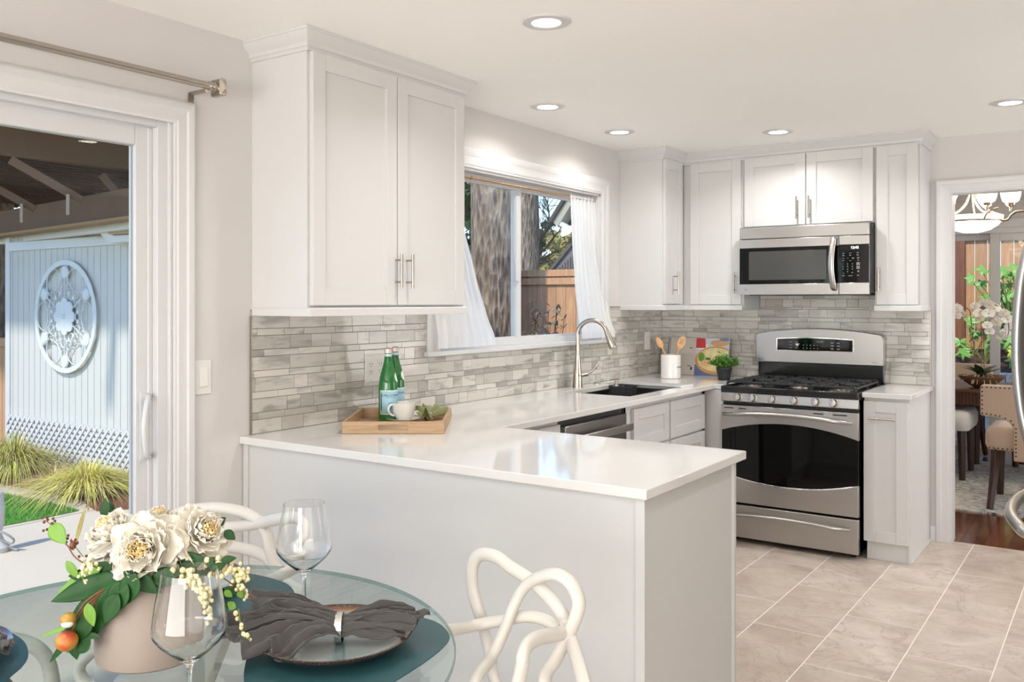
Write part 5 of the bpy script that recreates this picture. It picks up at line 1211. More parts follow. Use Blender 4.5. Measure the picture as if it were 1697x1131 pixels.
# ================================================================== WHITE CHAIRS
def chair(label, seat, face, strands, r=.0155, generic=False):
    # seat: centre of the seat on the floor plan, face: direction the sitter looks
    f = Vector((face.x, face.y, 0)).normalized(); ang = math.atan2(f.y, f.x) + PI / 2
    o = thing('dining_chair', label, 'chair', (seat.x, seat.y, 0), 'white moulded chairs around the glass table')
    T = Matrix.Translation((seat.x, seat.y, 0)) @ Rz(ang)      # local: sitter faces -y, x to the sitter's left
    def g_(p): return T @ Vector(p)
    def st_fn(s_, t_):
        a = 2 * PI * s_; rr_ = t_; x = .235 * rr_ * math.cos(a) * (1 - .06 * math.sin(a)); y = .225 * rr_ * math.sin(a) - .01
        return (x, y, .462 - .012 * (1 - rr_ ** 2) - .012 * max(0, -math.sin(a)) * rr_ ** 3)
    MB(T).grid(st_fn, 48, 8).build('seat', CHAIRW, o, fix=False, solid=.012)
    for sx_ in (-1, 1):
        MB(T).tube(catmull([(sx_ * .20, -.17, .46), (sx_ * .225, -.205, .38), (sx_ * .235, -.225, .2), (sx_ * .245, -.24, 0)], 6), [.019, .017, .014], 12).build('front_leg', CHAIRW, o)
        MB(T).tube(catmull([(sx_ * .16, .18, .46), (sx_ * .19, .215, .34), (sx_ * .215, .245, .15), (sx_ * .225, .26, 0)], 6), [.019, .017, .014], 12).build('rear_leg', CHAIRW, o)
    if generic:
        strands = [[(-.22, -.20, .46), (-.262, -.20, .60), (-.262, -.16, .685), (-.268, -.02, .70), (-.22, .17, .665), (-.08, .255, .67), (.08, .255, .67), (.22, .17, .665), (.268, -.02, .70), (.262, -.16, .685), (.262, -.20, .60), (.22, -.20, .46)],
                   [(-.17, .16, .46), (-.205, .19, .58), (-.19, .235, .72), (-.11, .265, .81), (0, .275, .84), (.11, .265, .80), (.2, .2, .70), (.24, .08, .655)],
                   [(.17, .16, .46), (.20, .19, .60), (.15, .24, .74), (.05, .262, .77), (-.08, .262, .74), (-.2, .19, .66), (-.235, .1, .655)]]
        strands = [[g_(p) for p in s_] for s_ in strands]
    for s_ in strands:
        s_ = [g_(p[1:]) if isinstance(p, tuple) and p[0] == 'L' else Vector(p) for p in s_]
        MB().tube(catmull(s_, 8), r, 14, flat=.82).build('back_strand', CHAIRW, o)
    return o
def dps(pts): return [at(u, v, d) for u, v, d in pts]
# right chair
sc1 = lat(-.115, 1.74); fdir = -(OX * .7 + OD * .7)
chair('white moulded chair with interwoven back pushed in at the right of the glass table', sc1, fdir, [
    dps([(803, 1040, 2.03), (790, 1003, 2.04), (782, 968, 2.05), (784, 935, 2.05), (797, 920, 2.04), (822, 923, 2.01), (850, 943, 1.985), (880, 962, 1.955), (905, 985, 1.93), (928, 1013, 1.905), (942, 1048, 1.885)]) + [('L', .205, .18, .62), ('L', .17, .17, .47)],
    [('L', -.10, .20, .462)] + dps([(785, 1140, 1.83), (815, 1090, 1.90), (838, 1040, 1.94), (850, 1008, 1.955), (864, 980, 1.955), (884, 962, 1.94), (918, 952, 1.90), (944, 965, 1.875), (958, 992, 1.865), (957, 1015, 1.865), (942, 1052, 1.87), (922, 1092, 1.88), (903, 1140, 1.90)]) + [('L', .15, .19, .462)],
    [('L', -.20, -.17, .462), ('L', -.27, -.14, .58)] + dps([(690, 1052, 1.82), (748, 1045, 1.93), (792, 1036, 1.99), (838, 1028, 1.98), (872, 1022, 1.955), (905, 1028, 1.93), (928, 1043, 1.90)]),
    dps([(942, 1046, 1.885), (920, 1053, 1.84), (895, 1057, 1.79), (876, 1068, 1.75), (866, 1090, 1.715), (861, 1125, 1.69)]) + [('L', .262, -.15, .56), ('L', .20, -.17, .462)],
    dps([(802, 1045, 2.02), (812, 1085, 1.97), (820, 1130, 1.93)]) + [('L', -.02, .215, .465)],
])
sc2 = lat(-.745, 2.27); f2_ = (-OD + OX * .12)
chair('white moulded chair with interwoven back beyond the bouquet, against the peninsula', sc2, f2_, [
    [('L', .19, .16, .465)] + dps([(238, 985, 2.42), (232, 925, 2.45), (243, 885, 2.47), (270, 862, 2.49), (305, 848, 2.5), (350, 842, 2.51), (395, 847, 2.51), (424, 860, 2.50), (441, 882, 2.49), (449, 915, 2.48), (462, 955, 2.46), (482, 1000, 2.43)]) + [('L', -.205, .16, .465)],
    dps([(300, 893, 2.51), (345, 880, 2.51), (385, 874, 2.52), (430, 868, 2.49), (462, 861, 2.43), (490, 860, 2.38), (505, 873, 2.34), (503, 893, 2.31), (488, 912, 2.27), (474, 950, 2.2)]) + [('L', -.255, -.14, .58), ('L', -.20, -.17, .465)],
    dps([(262, 880, 2.44), (300, 905, 2.50), (340, 905, 2.52), (385, 907, 2.53), (420, 914, 2.51), (443, 926, 2.49), (463, 950, 2.46)]),
    dps([(262, 880, 2.40), (245, 890, 2.33), (240, 915, 2.26)]) + [('L', .262, -.14, .58), ('L', .20, -.17, .465)],
], r=.0165)
sc3 = lat(-1.125, 1.60)
chair('white moulded chair at the left of the glass table, only its front leg in view', sc3, OX + OD * .12, None, generic=True)
# ================================================================== DINING ROOM
rg = MB(); t = NT('abstract_rug'); co = t.coords((1, 1, 1)); n1 = t.noise(t.coords((9, 22, 1)), 2.2, 5, .75, .4); n2 = t.noise(co, 1.4, 3, .5)
c_ = t.ramp(n1, [(.38, s2l((54, 62, 76))), (.47, s2l((150, 152, 156))), (.56, s2l((214, 212, 206)))], 'LINEAR'); c_ = t.mix(t.ramp(n2, [(.42, (0, 0, 0)), (.62, (.55, .55, .55))]), c_, s2l((222, 218, 208)))
t.base(c_); t.p.inputs['Roughness'].default_value = .95; t.bump(n1, .4, .004)
o = MB().box(.25, 4.1, .93, 3.05, .0005, .011).build('area_rug', t.m, smooth=False); tag(o, 'pale grey and blue abstract rug under the dining table', 'rug')
tb = thing('dining_table', 'walnut dining table with a fluted apron beyond the doorway', 'table', (2.0, 2.4, 0))
MB().box(.95, 3.2, 1.98, 2.85, .705, .728).build('top', WALNUT, tb, bevel=.003)
fm = MB(); fm.box(1.0, 3.15, 2.03, 2.8, .60, .705)
x = 1.0
while x < 3.15: fm.tube([(x + .012, 2.028, .602), (x + .012, 2.028, .704)], .009, 8); x += .024
fm.build('fluted_apron', WALNUT, tb)
for xx in (1.1, 3.05):
    for yy in (2.12, 2.72): MB().box(xx - .04, xx + .04, yy - .04, yy + .04, .011, .60).build('leg', WALNUT, tb, bevel=.003)
VEL = M('beige_velvet', (190, 168, 148), .8, var=.06, nscale=10, sheen=.5, bump=.1, bscale=300); VELD = M('dark_leatherette', (62, 56, 56), .5, var=.08); VELW = M('light_seat_fabric', (214, 214, 212), .8, sheen=.3)
NAIL = M('bronze_nailhead', (70, 54, 42), .35, .9)
def dchair(x, y, rz, label, seatm, backm, nails=False):
    o = thing('upholstered_chair', label, 'chair', (x, y, 0), 'upholstered chairs at the dining table', rotz=rz, local=True)
    # local: sitter faces +y; backrest outer face towards -y at y=-.02
    bp_ = [(-.11, .34), (-.11, .56), (-.135, .60), (-.19, .625), (-.30, .635), (-.308, .64), (-.308, .83), (-.298, .845), (.298, .845), (.308, .83), (.308, .64), (.30, .635), (.19, .625), (.135, .60), (.11, .56), (.11, .34)]
    MB().prism(bp_, -.03, .03, 'xz').build('backrest', backm, o, bevel=.012, seg=3, ang=60)
    nail = [None]
    def put_nail(T):
        if nail[0] is None: nail[0] = MB().ball((0, 0, 0), .0055, 8, 4, (1, .6, 1)).build('nailhead', NAIL, o); q_ = nail[0]
        else: q_ = nail[0].copy(); C.objects.link(q_); q_.parent = o
        q_.location = T
    if nails:
        loop = [(-.295, .828), (.295, .828), (.295, .652), (.19, .640), (.125, .612), (.095, .56), (.095, .35)]
        loop2 = [(-.295, .828), (-.295, .652), (-.19, .640), (-.125, .612), (-.095, .56), (-.095, .35)]
        for lp in (loop, loop2):
            for a, b in zip(lp[:-1], lp[1:]):
                k = max(1, int(math.hypot(b[0] - a[0], b[1] - a[1]) / .026))
                for i in range(k): put_nail((a[0] + (b[0] - a[0]) * i / k, -.031, a[1] + (b[1] - a[1]) * i / k))
    se = MB(); shell(se, [(rrect(0, .29, .275, .26, .06), .40), (rrect(0, .29, .29, .27, .07), .43), (rrect(0, .29, .29, .27, .07), .50), (rrect(0, .29, .27, .255, .07), .545), (rrect(0, .29, .2, .2, .07), .555)]); se.build('seat', seatm, o, ang=60)
    if nails:
        for i in range(20): put_nail((-.26 + .52 * i / 19, .021, .412))
    for sx_ in (-1, 1):
        MB().tube([(sx_ * .22, .06, .42), (sx_ * .225, .045, .30), (sx_ * .235, -.01, .15), (sx_ * .245, -.07, .012)], [.034, .030, .026, .022], 4).build('rear_leg', LEGW, o, bevel=.003)
        MB().tube([(sx_ * .24, .50, .42), (sx_ * .242, .505, .012)], [.034, .024], 4).build('front_leg', LEGW, o, bevel=.003)
    return o
dchair(2.17, 1.10, 0, 'beige upholstered chair with nailhead back, nearest through the doorway', VEL, VEL, True)
dchair(1.62, 2.28, -PI / 2 + 0.0, 'dark chair with a pale seat at the left of the dining table', VELW, VELD) if False else None
dchair(1.12, 2.25, -PI / 2, 'dark chair with a pale seat at the left end of the walnut table', VELW, VELD)
dchair(1.38, 3.35, PI, 'beige upholstered chair across the dining table, left of the bowl', VELD, VEL)
dchair(2.15, 3.40, PI, 'beige upholstered chair across the dining table, right of the bowl', VELD, VEL)
# orchid in a bowl
bc = Vector((1.735, 2.22, .728))
bw = thing('wooden_bowl', 'low round brown bowl on the walnut table', 'bowl', bc)
MB().lathe([(0, .729), (.05, .729), (.09, .748), (.14, .785), (.172, .822), (.168, .824), (.13, .79), (.08, .76), (0, .75)], 40, (bc.x, bc.y, 0)).build('bowl_body', M('bowl_brown', (128, 98, 74), .5, var=.1), bw)
oc = thing('orchid_plant', 'white orchid with dark strappy leaves planted in the bowl', 'plant', bc + Vector((0, 0, .05)))
MB().lathe([(0, .80), (.145, .80), (.13, .812), (0, .822)], 24, (bc.x, bc.y, 0)).build('moss', M('moss', (86, 84, 58), .9, var=.4, nscale=60, bump=.8, bscale=150), oc)
lf = MB(); rr = random.Random(12)
for k in range(12):
    an = k * 2 * PI / 12 + rr.uniform(-.2, .2); d_ = Vector((math.cos(an), math.sin(an), rr.uniform(.25, 1.4))); leaf(lf, bc + Vector((0, 0, .085)), d_, Vector((0, 0, 1)) + d_ * .01, rr.uniform(.13, .19), .032, .4, .2)
lf.build('strap_leaves', M('orchid_leaf', (52, 66, 40), .35, var=.2), oc, fix=False, solid=.002)
rt = MB()
for k in range(10):
    an = rr.uniform(3.4, 6.0); q = bc + Vector((math.cos(an) * .12, math.sin(an) * .12, .10)); rt.tube(catmull([bc + Vector((0, 0, .10)), q, q + Vector((math.cos(an) * .05, math.sin(an) * .05, -.06))], 4), .0022, 5)
rt.build('air_roots', M('pale_root', (196, 190, 160), .6), oc)
sm_ = MB(); mid = MB(); BLM = M('orchid_white', (246, 242, 238), .5, var=.03, sss=.1)
paths = [[bc + Vector((-.03, 0, .09)), at(1612, 560, 9.45 - 1.5), at(1608, 520, 7.9), at(1603, 512, 7.85), at(1590, 506, 7.8), at(1583, 510, 7.8)],
         [bc + Vector((.0, 0, .09)), at(1627, 560, 7.85), at(1626, 515, 7.85), at(1634, 503, 7.85), at(1650, 506, 7.85), at(1666, 515, 7.85), at(1672, 545, 7.85), at(1668, 562, 7.85)],
         [bc + Vector((.02, 0, .09)), at(1630, 560, 7.9), at(1628, 512, 7.9), at(1620, 503, 7.9), at(1615, 512, 7.9)]]
for P in paths: sm_.tube(catmull(P, 8), .004, 6)
sm_.build('flower_stems', M('orchid_stem', (120, 96, 62), .6), oc)
def orchid(c, fdir, r):
    blooms = MB()
    fdir = fdir.normalized(); a = UPV - fdir * fdir.dot(UPV); a.normalize(); b = fdir.cross(a)
    for an, L_, wd in ((PI / 2, 1, .5), (PI / 2 + 2.1, 1, .42), (PI / 2 - 2.1, 1, .42), (.15, 1.05, .7), (PI - .15, 1.05, .7)):
        dv_ = b * math.cos(an) + a * math.sin(an) + fdir * .15; leaf(blooms, c, dv_, fdir, r * L_, r * wd, .1, .1)
    blooms.build('bloom', BLM, oc, fix=False, solid=.001); mid.ball(c + fdir * r * .15, r * .16, 6, 5)
rr = random.Random(3)
for (u, v) in ((1586, 512), (1592, 520), (1585, 524), (1616, 508), (1622, 520), (1630, 503), (1640, 506), (1648, 512), (1638, 520), (1645, 528), (1655, 518), (1664, 520), (1670, 530), (1672, 542), (1666, 552), (1660, 558), (1652, 535), (1636, 540), (1640, 550), (1624, 528)):
    orchid(at(u, v, 7.82 + rr.uniform(-.08, .08)), Vector((rr.uniform(-.6, .6), -1, rr.uniform(-.2, .3))), rr.uniform(.042, .056))
mid.build('bloom_lips', M('orchid_lip', (226, 206, 130), .5), oc)
# chandelier
ch = thing('chandelier', 'brushed nickel linear chandelier with a lit glass bowl and upturned bell shades', 'chandelier', (1.66, 1.6, H))
cxh, cyh = ony(1611, 370, 1.6).x, 1.6
MB().lathe([(0, H), (.07, H), (.065, H - .025), (0, H - .03)], 28, (cxh, cyh, 0)).build('canopy', NICKEL, ch)
MB().lathe([(.0, 1.915), (.06, 1.920), (.12, 1.938), (.17, 1.970), (.20, 2.010), (.205, 2.040), (.195, 2.040), (.19, 2.010), (.155, 1.970), (0, 1.940)], 44, (cxh, cyh, 0)).build('glass_bowl', FROST, ch)
rm = MB().lathe([(.206, 1.992), (.212, 1.995), (.212, 2.004), (.206, 2.007), (.198, 2.000)], 44, (cxh, cyh, 0), cap=False)
for k in range(5):
    an = k * 2 * PI / 5 + .3; dv_ = Vector((math.cos(an), math.sin(an), 0)); b_ = Vector((cxh, cyh, 0))
    rm.tube(catmull([b_ + dv_ * .205 + UPV * 2.040, b_ + dv_ * .12 + UPV * 2.075, b_ + dv_ * .05 + UPV * 2.140, b_ + dv_ * .022 + UPV * 2.240, b_ + dv_ * .015 + UPV * (H - .02)], 6), .007, 8)
rm.build('frame', NICKEL, ch)
arm = MB()
for off in (0, .035):
    arm.tube(catmull([(cxh + .19, cyh - .06 + off, 1.998), (cxh + .235, cyh - .07 + off, 2.000), (cxh + .27, cyh - .08 + off, 2.040), (cxh + .36, cyh - .09 + off, 2.055), (cxh + .9, cyh - .09 + off, 2.055)], 6), .0065, 8)
arm.tube(catmull([(cxh + .10, cyh - .18, 2.005), (cxh + .12, cyh - .20, 2.040), (cxh + .16, cyh - .20, 2.065), (cxh + .19, cyh - .19, 2.075)], 6), .006, 8)
arm.build('arm', NICKEL, ch)
def bell(x, y, z):
    c = MB().lathe([(0, z - .03), (.008, z - .028), (.010, z), (.030, z + .012), (.036, z + .03), (.030, z + .031), (0, z + .03)], 24, (x, y, 0)).build('shade_holder', NICKEL, ch)
    MB().lathe([(.030, z + .028), (.052, z + .045), (.062, z + .075), (.066, z + .11), (.082, z + .145), (.080, z + .146), (.062, z + .11), (.057, z + .075), (.03, z + .034)], 32, (x, y, 0), cap=False).build('bell_shade', FROST, ch)
bell(ony(1636, 330, 1.42).x, 1.42, 2.085); bell(ony(1675, 330, 1.52).x, 1.52, 2.085); bell(ony(1675, 330, 1.52).x + .3, 1.52, 2.085); bell(cxh - .2, cyh + .17, 2.075)
light('chandelier_glow', 'POINT', (cxh, cyh, 2.15), (0, 0, 0), 6, (1, .88, .72), .12)
# ================================================================== OUTDOORS, PATIO SIDE
GZ = -.10
CONC = M('patio_concrete', (214, 200, 180), .85, var=.06, nscale=2, bump=.2, bscale=60)
struct(MB().box(-30, -.15, -30, 40, -.4, GZ - .02).build('ground', M('soil', (120, 98, 76), .95, var=.3, nscale=6), smooth=False), 'bare ground around the house')
struct(MB().box(-3.45, -.15, -12, -.9, GZ - .02, GZ).box(-4.05, -3.47, -12, -.9, GZ - .02, GZ - .002).build('patio', CONC, smooth=False), 'pale concrete patio outside the glass door')
def pxpoly(pts, z): return [(p.x, p.y) for p in (onz(u, v, z) for u, v in pts)]
lawn = pxpoly([(0, 818), (60, 830), (131, 847), (60, 862), (7, 872), (-160, 905), (-400, 900), (-400, 800), (-160, 800)], GZ)
struct(MB().prism(lawn, GZ - .03, GZ + .004, 'xy').build('lawn_bed', M('turf', (86, 140, 50), .9, var=.35, nscale=30, bump=.8, bscale=120), smooth=False), 'green lawn beside the patio')
curb = pxpoly([(-160, 776), (0, 805), (70, 818), (140, 834), (145, 846), (131, 847), (60, 830), (0, 818), (-160, 790)], GZ); struct(MB().prism(curb, GZ - .03, GZ + .012, 'xy').build('curb', CONC, smooth=False), 'concrete curb along the planting bed')
bed = pxpoly([(-160, 776), (0, 805), (70, 818), (140, 834), (160, 848), (300, 840), (300, 780), (-160, 740)], GZ); struct(MB().prism(bed, GZ - .03, GZ + .02, 'xy').build('mulch_bed', M('bark_mulch', (128, 84, 62), .95, var=.45, nscale=60, bump=1, bscale=90, bdist=.01), smooth=False), 'reddish brown bark mulch bed')
rr = random.Random(21); tf = MB()
def inpoly(x, y, P):
    c = False
    for i in range(len(P)):
        a, b = P[i], P[i - 1]
        if (a[1] > y) != (b[1] > y) and x < (b[0] - a[0]) * (y - a[1]) / (b[1] - a[1]) + a[0]: c = not c
    return c
lx = [p[0] for p in lawn]; ly = [p[1] for p in lawn]; vis = pxpoly([(-10, 812), (140, 846), (0, 876), (-10, 876)], GZ)
for i in range(26000):
    x, y = rr.uniform(-6, -3.2), rr.uniform(-3.6, -2.0)
    if not inpoly(x, y, lawn) or not inpoly(x, y, vis): continue
    a = rr.uniform(0, 2 * PI); h = rr.uniform(.02, .04); dx, dy = math.cos(a) * .003, math.sin(a) * .003
    tf.add([(x - dx, y - dy, GZ), (x + dx, y + dy, GZ), (x + rr.uniform(-.012, .012), y + rr.uniform(-.012, .012), GZ + h)], [(0, 1, 2)])
o = tf.build('lawn_grass', M('grass_blades', (92, 158, 52), .7, var=.35, nscale=30), fix=False, smooth=False); tag(o, 'short bright green lawn grass beside the patio', 'grass', kind='stuff')
def tuft(p, hgt, spread, n_, label, cols, seed):
    o = thing('ornamental_grass', label, 'plant', p, 'ornamental grass clumps in the bed'); rr = random.Random(seed); mbs = [MB() for _ in cols]
    for i in range(n_):
        an = rr.uniform(0, 2 * PI); q = .12 + .88 * rr.random() ** .55; b_ = p + Vector((math.cos(an), math.sin(an), 0)) * q * spread * .25
        out_ = Vector((math.cos(an + rr.uniform(-.5, .5)), math.sin(an + rr.uniform(-.5, .5)), 0)); R_ = spread * q * rr.uniform(.7, 1.15); h = hgt * (.88 - .3 * q) * rr.uniform(.75, 1.1)
        mid_ = b_ + out_ * R_ * .45 + UPV * h; end_ = b_ + out_ * R_ * 1.1 + UPV * max(.01, h * (1 - 1.1 * q) + rr.uniform(-.02, .05)); wdt = rr.uniform(.003, .0055); s_ = out_.cross(UPV) * wdt
        pts = [b_ * (1 - t_) ** 2 + mid_ * 2 * t_ * (1 - t_) + end_ * t_ * t_ for t_ in (0, .2, .4, .6, .8, 1)]
        vs_ = []
        for k, pt_ in enumerate(pts): f = 1 - k / 5.5; vs_ += [pt_ - s_ * f, pt_ + s_ * f]
        mbs[rr.randrange(len(cols))].add(vs_, [(2 * k, 2 * k + 1, 2 * k + 3, 2 * k + 2) for k in range(5)])
    for mb, (nm, c_) in zip(mbs, cols): mb.build('blades', c_, o, fix=False, smooth=False)
YG = M('yellow_green_blade', (222, 218, 108), .6, var=.2); TG = M('straw_blade', (206, 184, 130), .7, var=.2); GG = M('olive_blade', (128, 132, 62), .6, var=.25); BG = M('brown_blade', (172, 124, 92), .7, var=.2)
tuft(onz(22, 797, GZ), .60, .46, 1500, 'tall yellow green grass clump at the left of the bed', [('y', YG), ('t', TG), ('g', GG)], 1)
tuft(onz(142, 822, GZ), .40, .50, 1500, 'bright yellow low grass clump in front of the lattice', [('y', YG), ('y2', M('lemon_blade', (222, 216, 108), .6, var=.15)), ('t', TG)], 2)
tuft(onz(90, 806, GZ), .22, .34, 700, 'dry brown grass clump between the two yellow clumps', [('b', BG), ('t', TG)], 3)
# shed
SY = -1.50; SX0_, SX1_ = -6.03, -3.55
sh = thing('garden_shed', 'pale blue grey shed with vertical board siding beyond the patio', 'shed', (-4.8, 0, GZ))
SID = M('shed_siding', (202, 198, 191), .6, var=.03, nscale=4); SGR = M('siding_groove', (120, 130, 138), .8)
MB().box(SX0_, SX1_, SY, 1.4, GZ, 2.06).build('wall', SGR, sh, smooth=False)
x = SX0_ + .0; sb = MB(); k = 0; rr = random.Random(2)
while x < SX1_: wd = .098; sb.box(x + .003, min(x + wd - .003, SX1_), SY - .009, SY, GZ + .02, 2.06); x += wd
sb.build('siding_boards', SID, sh, smooth=False)
MB().box(SX0_ - .02, SX0_ + .06, SY - .022, SY, GZ, 2.02).box(SX0_, SX1_, SY - .03, SY, 1.885, 1.965).build('trim_boards', TRIM, sh, smooth=False)
eb = MB(); p0, p1 = onz(0, 401, 2.0), onz(222, 373, 2.0); dv_ = (p1 - p0); eb.bar(p0 - dv_ * .1, p1 + dv_ * .3, .06, .06); eb.build('eave_fascia', TRIM, sh, smooth=False)
a = ony(186, 380, SY - .12); MB().prism([(ony(164, 380, -1.62).x, ony(164, 380, -1.62).z), (ony(190, 403, -1.62).x, ony(190, 403, -1.62).z), (ony(250, 399, -1.62).x, ony(250, 399, -1.62).z), (ony(250, 388, -1.62).x, ony(250, 388, -1.62).z), (ony(196, 391, -1.62).x, ony(196, 391, -1.62).z), (ony(176, 376, -1.62).x, ony(176, 376, -1.62).z)], -1.66, -1.53, 'xz').build('rake_board', TRIM, sh, smooth=False)
MB().prism([(p_.x, p_.z) for p_ in (ony(180, 374, -1.62), ony(197, 390, -1.62), ony(250, 387, -1.62), ony(250, 372, -1.62))], -1.70, -1.56, 'xz').build('shingles', M('tan_shingles', (170, 152, 128), .9, var=.25, nscale=40), sh, smooth=False)
# lattice
la = thing('lattice_panel', 'white diagonal lattice panel along the foot of the shed', 'lattice', (-4.9, SY - .04, GZ))
lb = MB(); zb, zt = GZ + .02, .345; Hh = zt - zb; sp = .085; x = SX0_ + .03 - Hh
while x < SX1_:
    for s_ in (1, -1):
        a0 = (x, zb); a1 = (x + Hh, zt)
        if s_ < 0: a0, a1 = (x + Hh, zb), (x, zt)
        xa, za = a0; xb, zb_ = a1
        lo, hi = SX0_ + .03, SX1_
        t0, t1 = 0, 1
        for (c, sgn) in ((lo, 1), (hi, -1)):
            dxx = xb - xa; tc = (c - xa) / dxx
            if (xa - c) * sgn < 0: t0 = max(t0, tc)
            if (xb - c) * sgn < 0: t1 = min(t1, tc)
        if t1 - t0 > .05: lb.bar((xa + (xb - xa) * t0, SY - .03 - .008 * (s_ > 0), za + (zb_ - za) * t0), (xa + (xb - xa) * t1, SY - .03 - .008 * (s_ > 0), za + (zb_ - za) * t1), 0.007, .026, up=(0, 0, 1))
    x += sp
lb.build('slats', TRIM, la, smooth=False)
# wall medallion
MEDM = M('medallion_white', (214, 216, 216), .6, var=.08, nscale=14)
me_ = thing('wall_medallion', 'large round off-white openwork metal medallion on the shed wall', 'wall art', (-4.965, SY - .04, 1.28))
mc = Vector((-4.965, SY - .045, 1.28)); TM = Matrix.Translation(mc) @ Matrix.Rotation(PI / 2, 4, 'X')
MB(TM).lathe([(.452, -.004), (.495, -.006), (.5, .0), (.495, .006), (.452, .004), (.452, -.004)], 96, cap=False).build('outer_ring', MEDM, me_, ang=50)
ce = MB(TM); pl_ = []
for i in range(96): a = 2 * PI * i / 96; rr_ = .13 + .035 * abs(math.cos(4 * a)) ** .6; pl_.append((rr_ * math.cos(a), rr_ * math.sin(a)))
ce.prism(pl_, -.004, .006, 'xy'); ceo = ce.build('rosette', MEDM, me_, smooth=False)
hm = MB(TM)
for k in range(8): a = k * PI / 4; hm.box(math.cos(a) * .018 - .003, math.cos(a) * .018 + .003, math.sin(a) * .018 - .003, math.sin(a) * .018 + .003, .006, .0068)
hm.build('holes', DARKP, ceo, smooth=False)
sc__ = MB(TM); dk_ = MB(TM)
def arc_t(cx_, cy_, r_, a0, a1, w_=.0085, n=22): sc__.tube([(cx_ + r_ * math.cos(a0 + (a1 - a0) * i / n), cy_ + r_ * math.sin(a0 + (a1 - a0) * i / n), 0) for i in range(n + 1)], w_, 6, flat=.6)
for k in range(6):
    a = PI / 2 + k * PI / 3; ca, sa = math.cos(a), math.sin(a)
    dk_.lathe([(0, -.003), (.052, -.003), (.052, .003), (0, .003)], 28, (ca * .39, sa * .39, 0)); arc_t(ca * .39, sa * .39, .062, 0, 2 * PI, .005)
    arc_t(ca * .235, sa * .235, .042, 0, 2 * PI, .006); sc__.tube([(ca * .16, sa * .16, 0), (ca * .34, sa * .34, 0)], .006, 6)
    b = a + PI / 6; cb_, sb_ = math.cos(b), math.sin(b)
    arc_t(cb_ * .21, sb_ * .21, .036, 0, 2 * PI, .006); arc_t(cb_ * .33, sb_ * .33, .13, b - 2.0, b + 2.0, .006); arc_t(cb_ * .47, sb_ * .47, .20, b + PI - 1.15, b + PI + 1.15, .006)
    for s_ in (-1, 1): dk_.lathe([(0, -.003), (.018, -.003), (.018, .003), (0, .003)], 14, (math.cos(a + s_ * .33) * .215, math.sin(a + s_ * .33) * .215, 0)); arc_t(math.cos(a + s_ * .26) * .275, math.sin(a + s_ * .26) * .275, .028, 0, 2 * PI, .005)
sc__.build('scrolls', MEDM, me_); dk_.build('discs', MEDM, me_, smooth=False)
# porch roof timbers
pr_ = thing('patio_cover', 'brown timber patio cover with rafters and metal hangers above the patio', 'patio cover', (-4.6, -2.4, 2.2))
A0, A1 = onz(0, 391, 2.04), onz(223, 361, 2.04); dA = (A1 - A0).normalized()
bm_ = MB().bar(A0 - dA * 1.5 + UPV * .11, A1 + dA * 1.4 + UPV * .11, .09, .22).build('beam', DECKW, pr_, bevel=.004)
MB().bar(A0 - dA * 1.5 + UPV * -.012 - Vector((0, .06, 0)), A1 + dA * 1.4 + UPV * -.012 - Vector((0, .06, 0)), .10, .022).build('beam_ledge', M('ledge_wood', (150, 116, 76), .7), bm_)
B0, B1 = onz(0, 256, 2.5), onz(224, 284, 2.5); dB = (B1 - B0).normalized(); MB().bar(B0 - dB * .8 + UPV * .1, B1 + dB * .35 + UPV * .1, .09, .20).build('ridge_beam', DECKW, pr_, bevel=.004)
top1, ft1 = onz(20, 262, 2.47), onz(136, 328, 2.20); v1 = top1 - ft1
feet = [(136, 328, v1), (58, 343, v1), (222, 348, onz(166, 284, 2.46) - onz(222, 348, 2.16)), (-40, 360, v1)]
for i, (u, v, vv) in enumerate(feet):
    f_ = onz(u, v, 2.18); MB().bar(f_ + UPV * -.02, f_ + vv + UPV * -.02, .035, .06).build('rafter', DECKW, pr_, bevel=.003)
    if i in (0, 1):
        hg = MB(); q = f_ + UPV * -.005 - Vector((0, .06, 0)) ; hg.box(q.x - .022, q.x + .022, q.y - .05, q.y - .047, q.z - .13, q.z + .02); hg.build('hanger', M('galvanised_hanger', (150, 128, 100), .5, .3), pr_)
bl = MB()
for u, v in ((82, 345), (82, 371), (192, 328), (192, 356)):
    q = onz(u, v, 2.2 if v < 350 else 2.09); q = at(u, v, ((A0 - Vector((CX, CY, CZ))).to_2d().length + (A1 - Vector((CX, CY, CZ))).to_2d().length) / 2 * .93 if False else (6.69 + (8.52 - 6.69) * (223 - u) / 223) - .06); bl.ball(q, .012, 8, 6)
bl.build('bolts', DARKP, bm_)
cl_ = MB(); cl_.box(-15, -2.6, -2.95, .9, 2.80, 2.84)
for i in range(68): cl_.box(-15 + .18 * i, -15 + .18 * i + .02, -2.95, .9, 2.785, 2.80)
cl_.build('roof_boards', DARKW, pr_, smooth=False)
for (u, v) in ((6, 500),):
    q = onz(3, 830, GZ)
pp_ = onx(-18, 500, -5.6); MB().box(-6.42, -6.30, -2.05, -1.93, GZ, 2.1).build('post', CEDARD, pr_, bevel=.004)
# orange board fence left of the shed and a trunk beyond
fo = thing('wood_fence', 'orange brown board fence at the far left beyond the shed corner', 'fence', (-8, -1.2, GZ))
fb = MB(); 
for i in range(26): fb.cur = rr.random(); fb.box(-9.6 + i * .14, -9.6 + i * .14 + .134, -1.05, -1.03, GZ, 1.0)
fb.build('boards', CEDAR, fo, rnd=True, smooth=False); MB().box(-9.6, -6.05, -1.09, -1.05, .94, 1.03).build('cap_rail', CEDAR, fo, smooth=False)
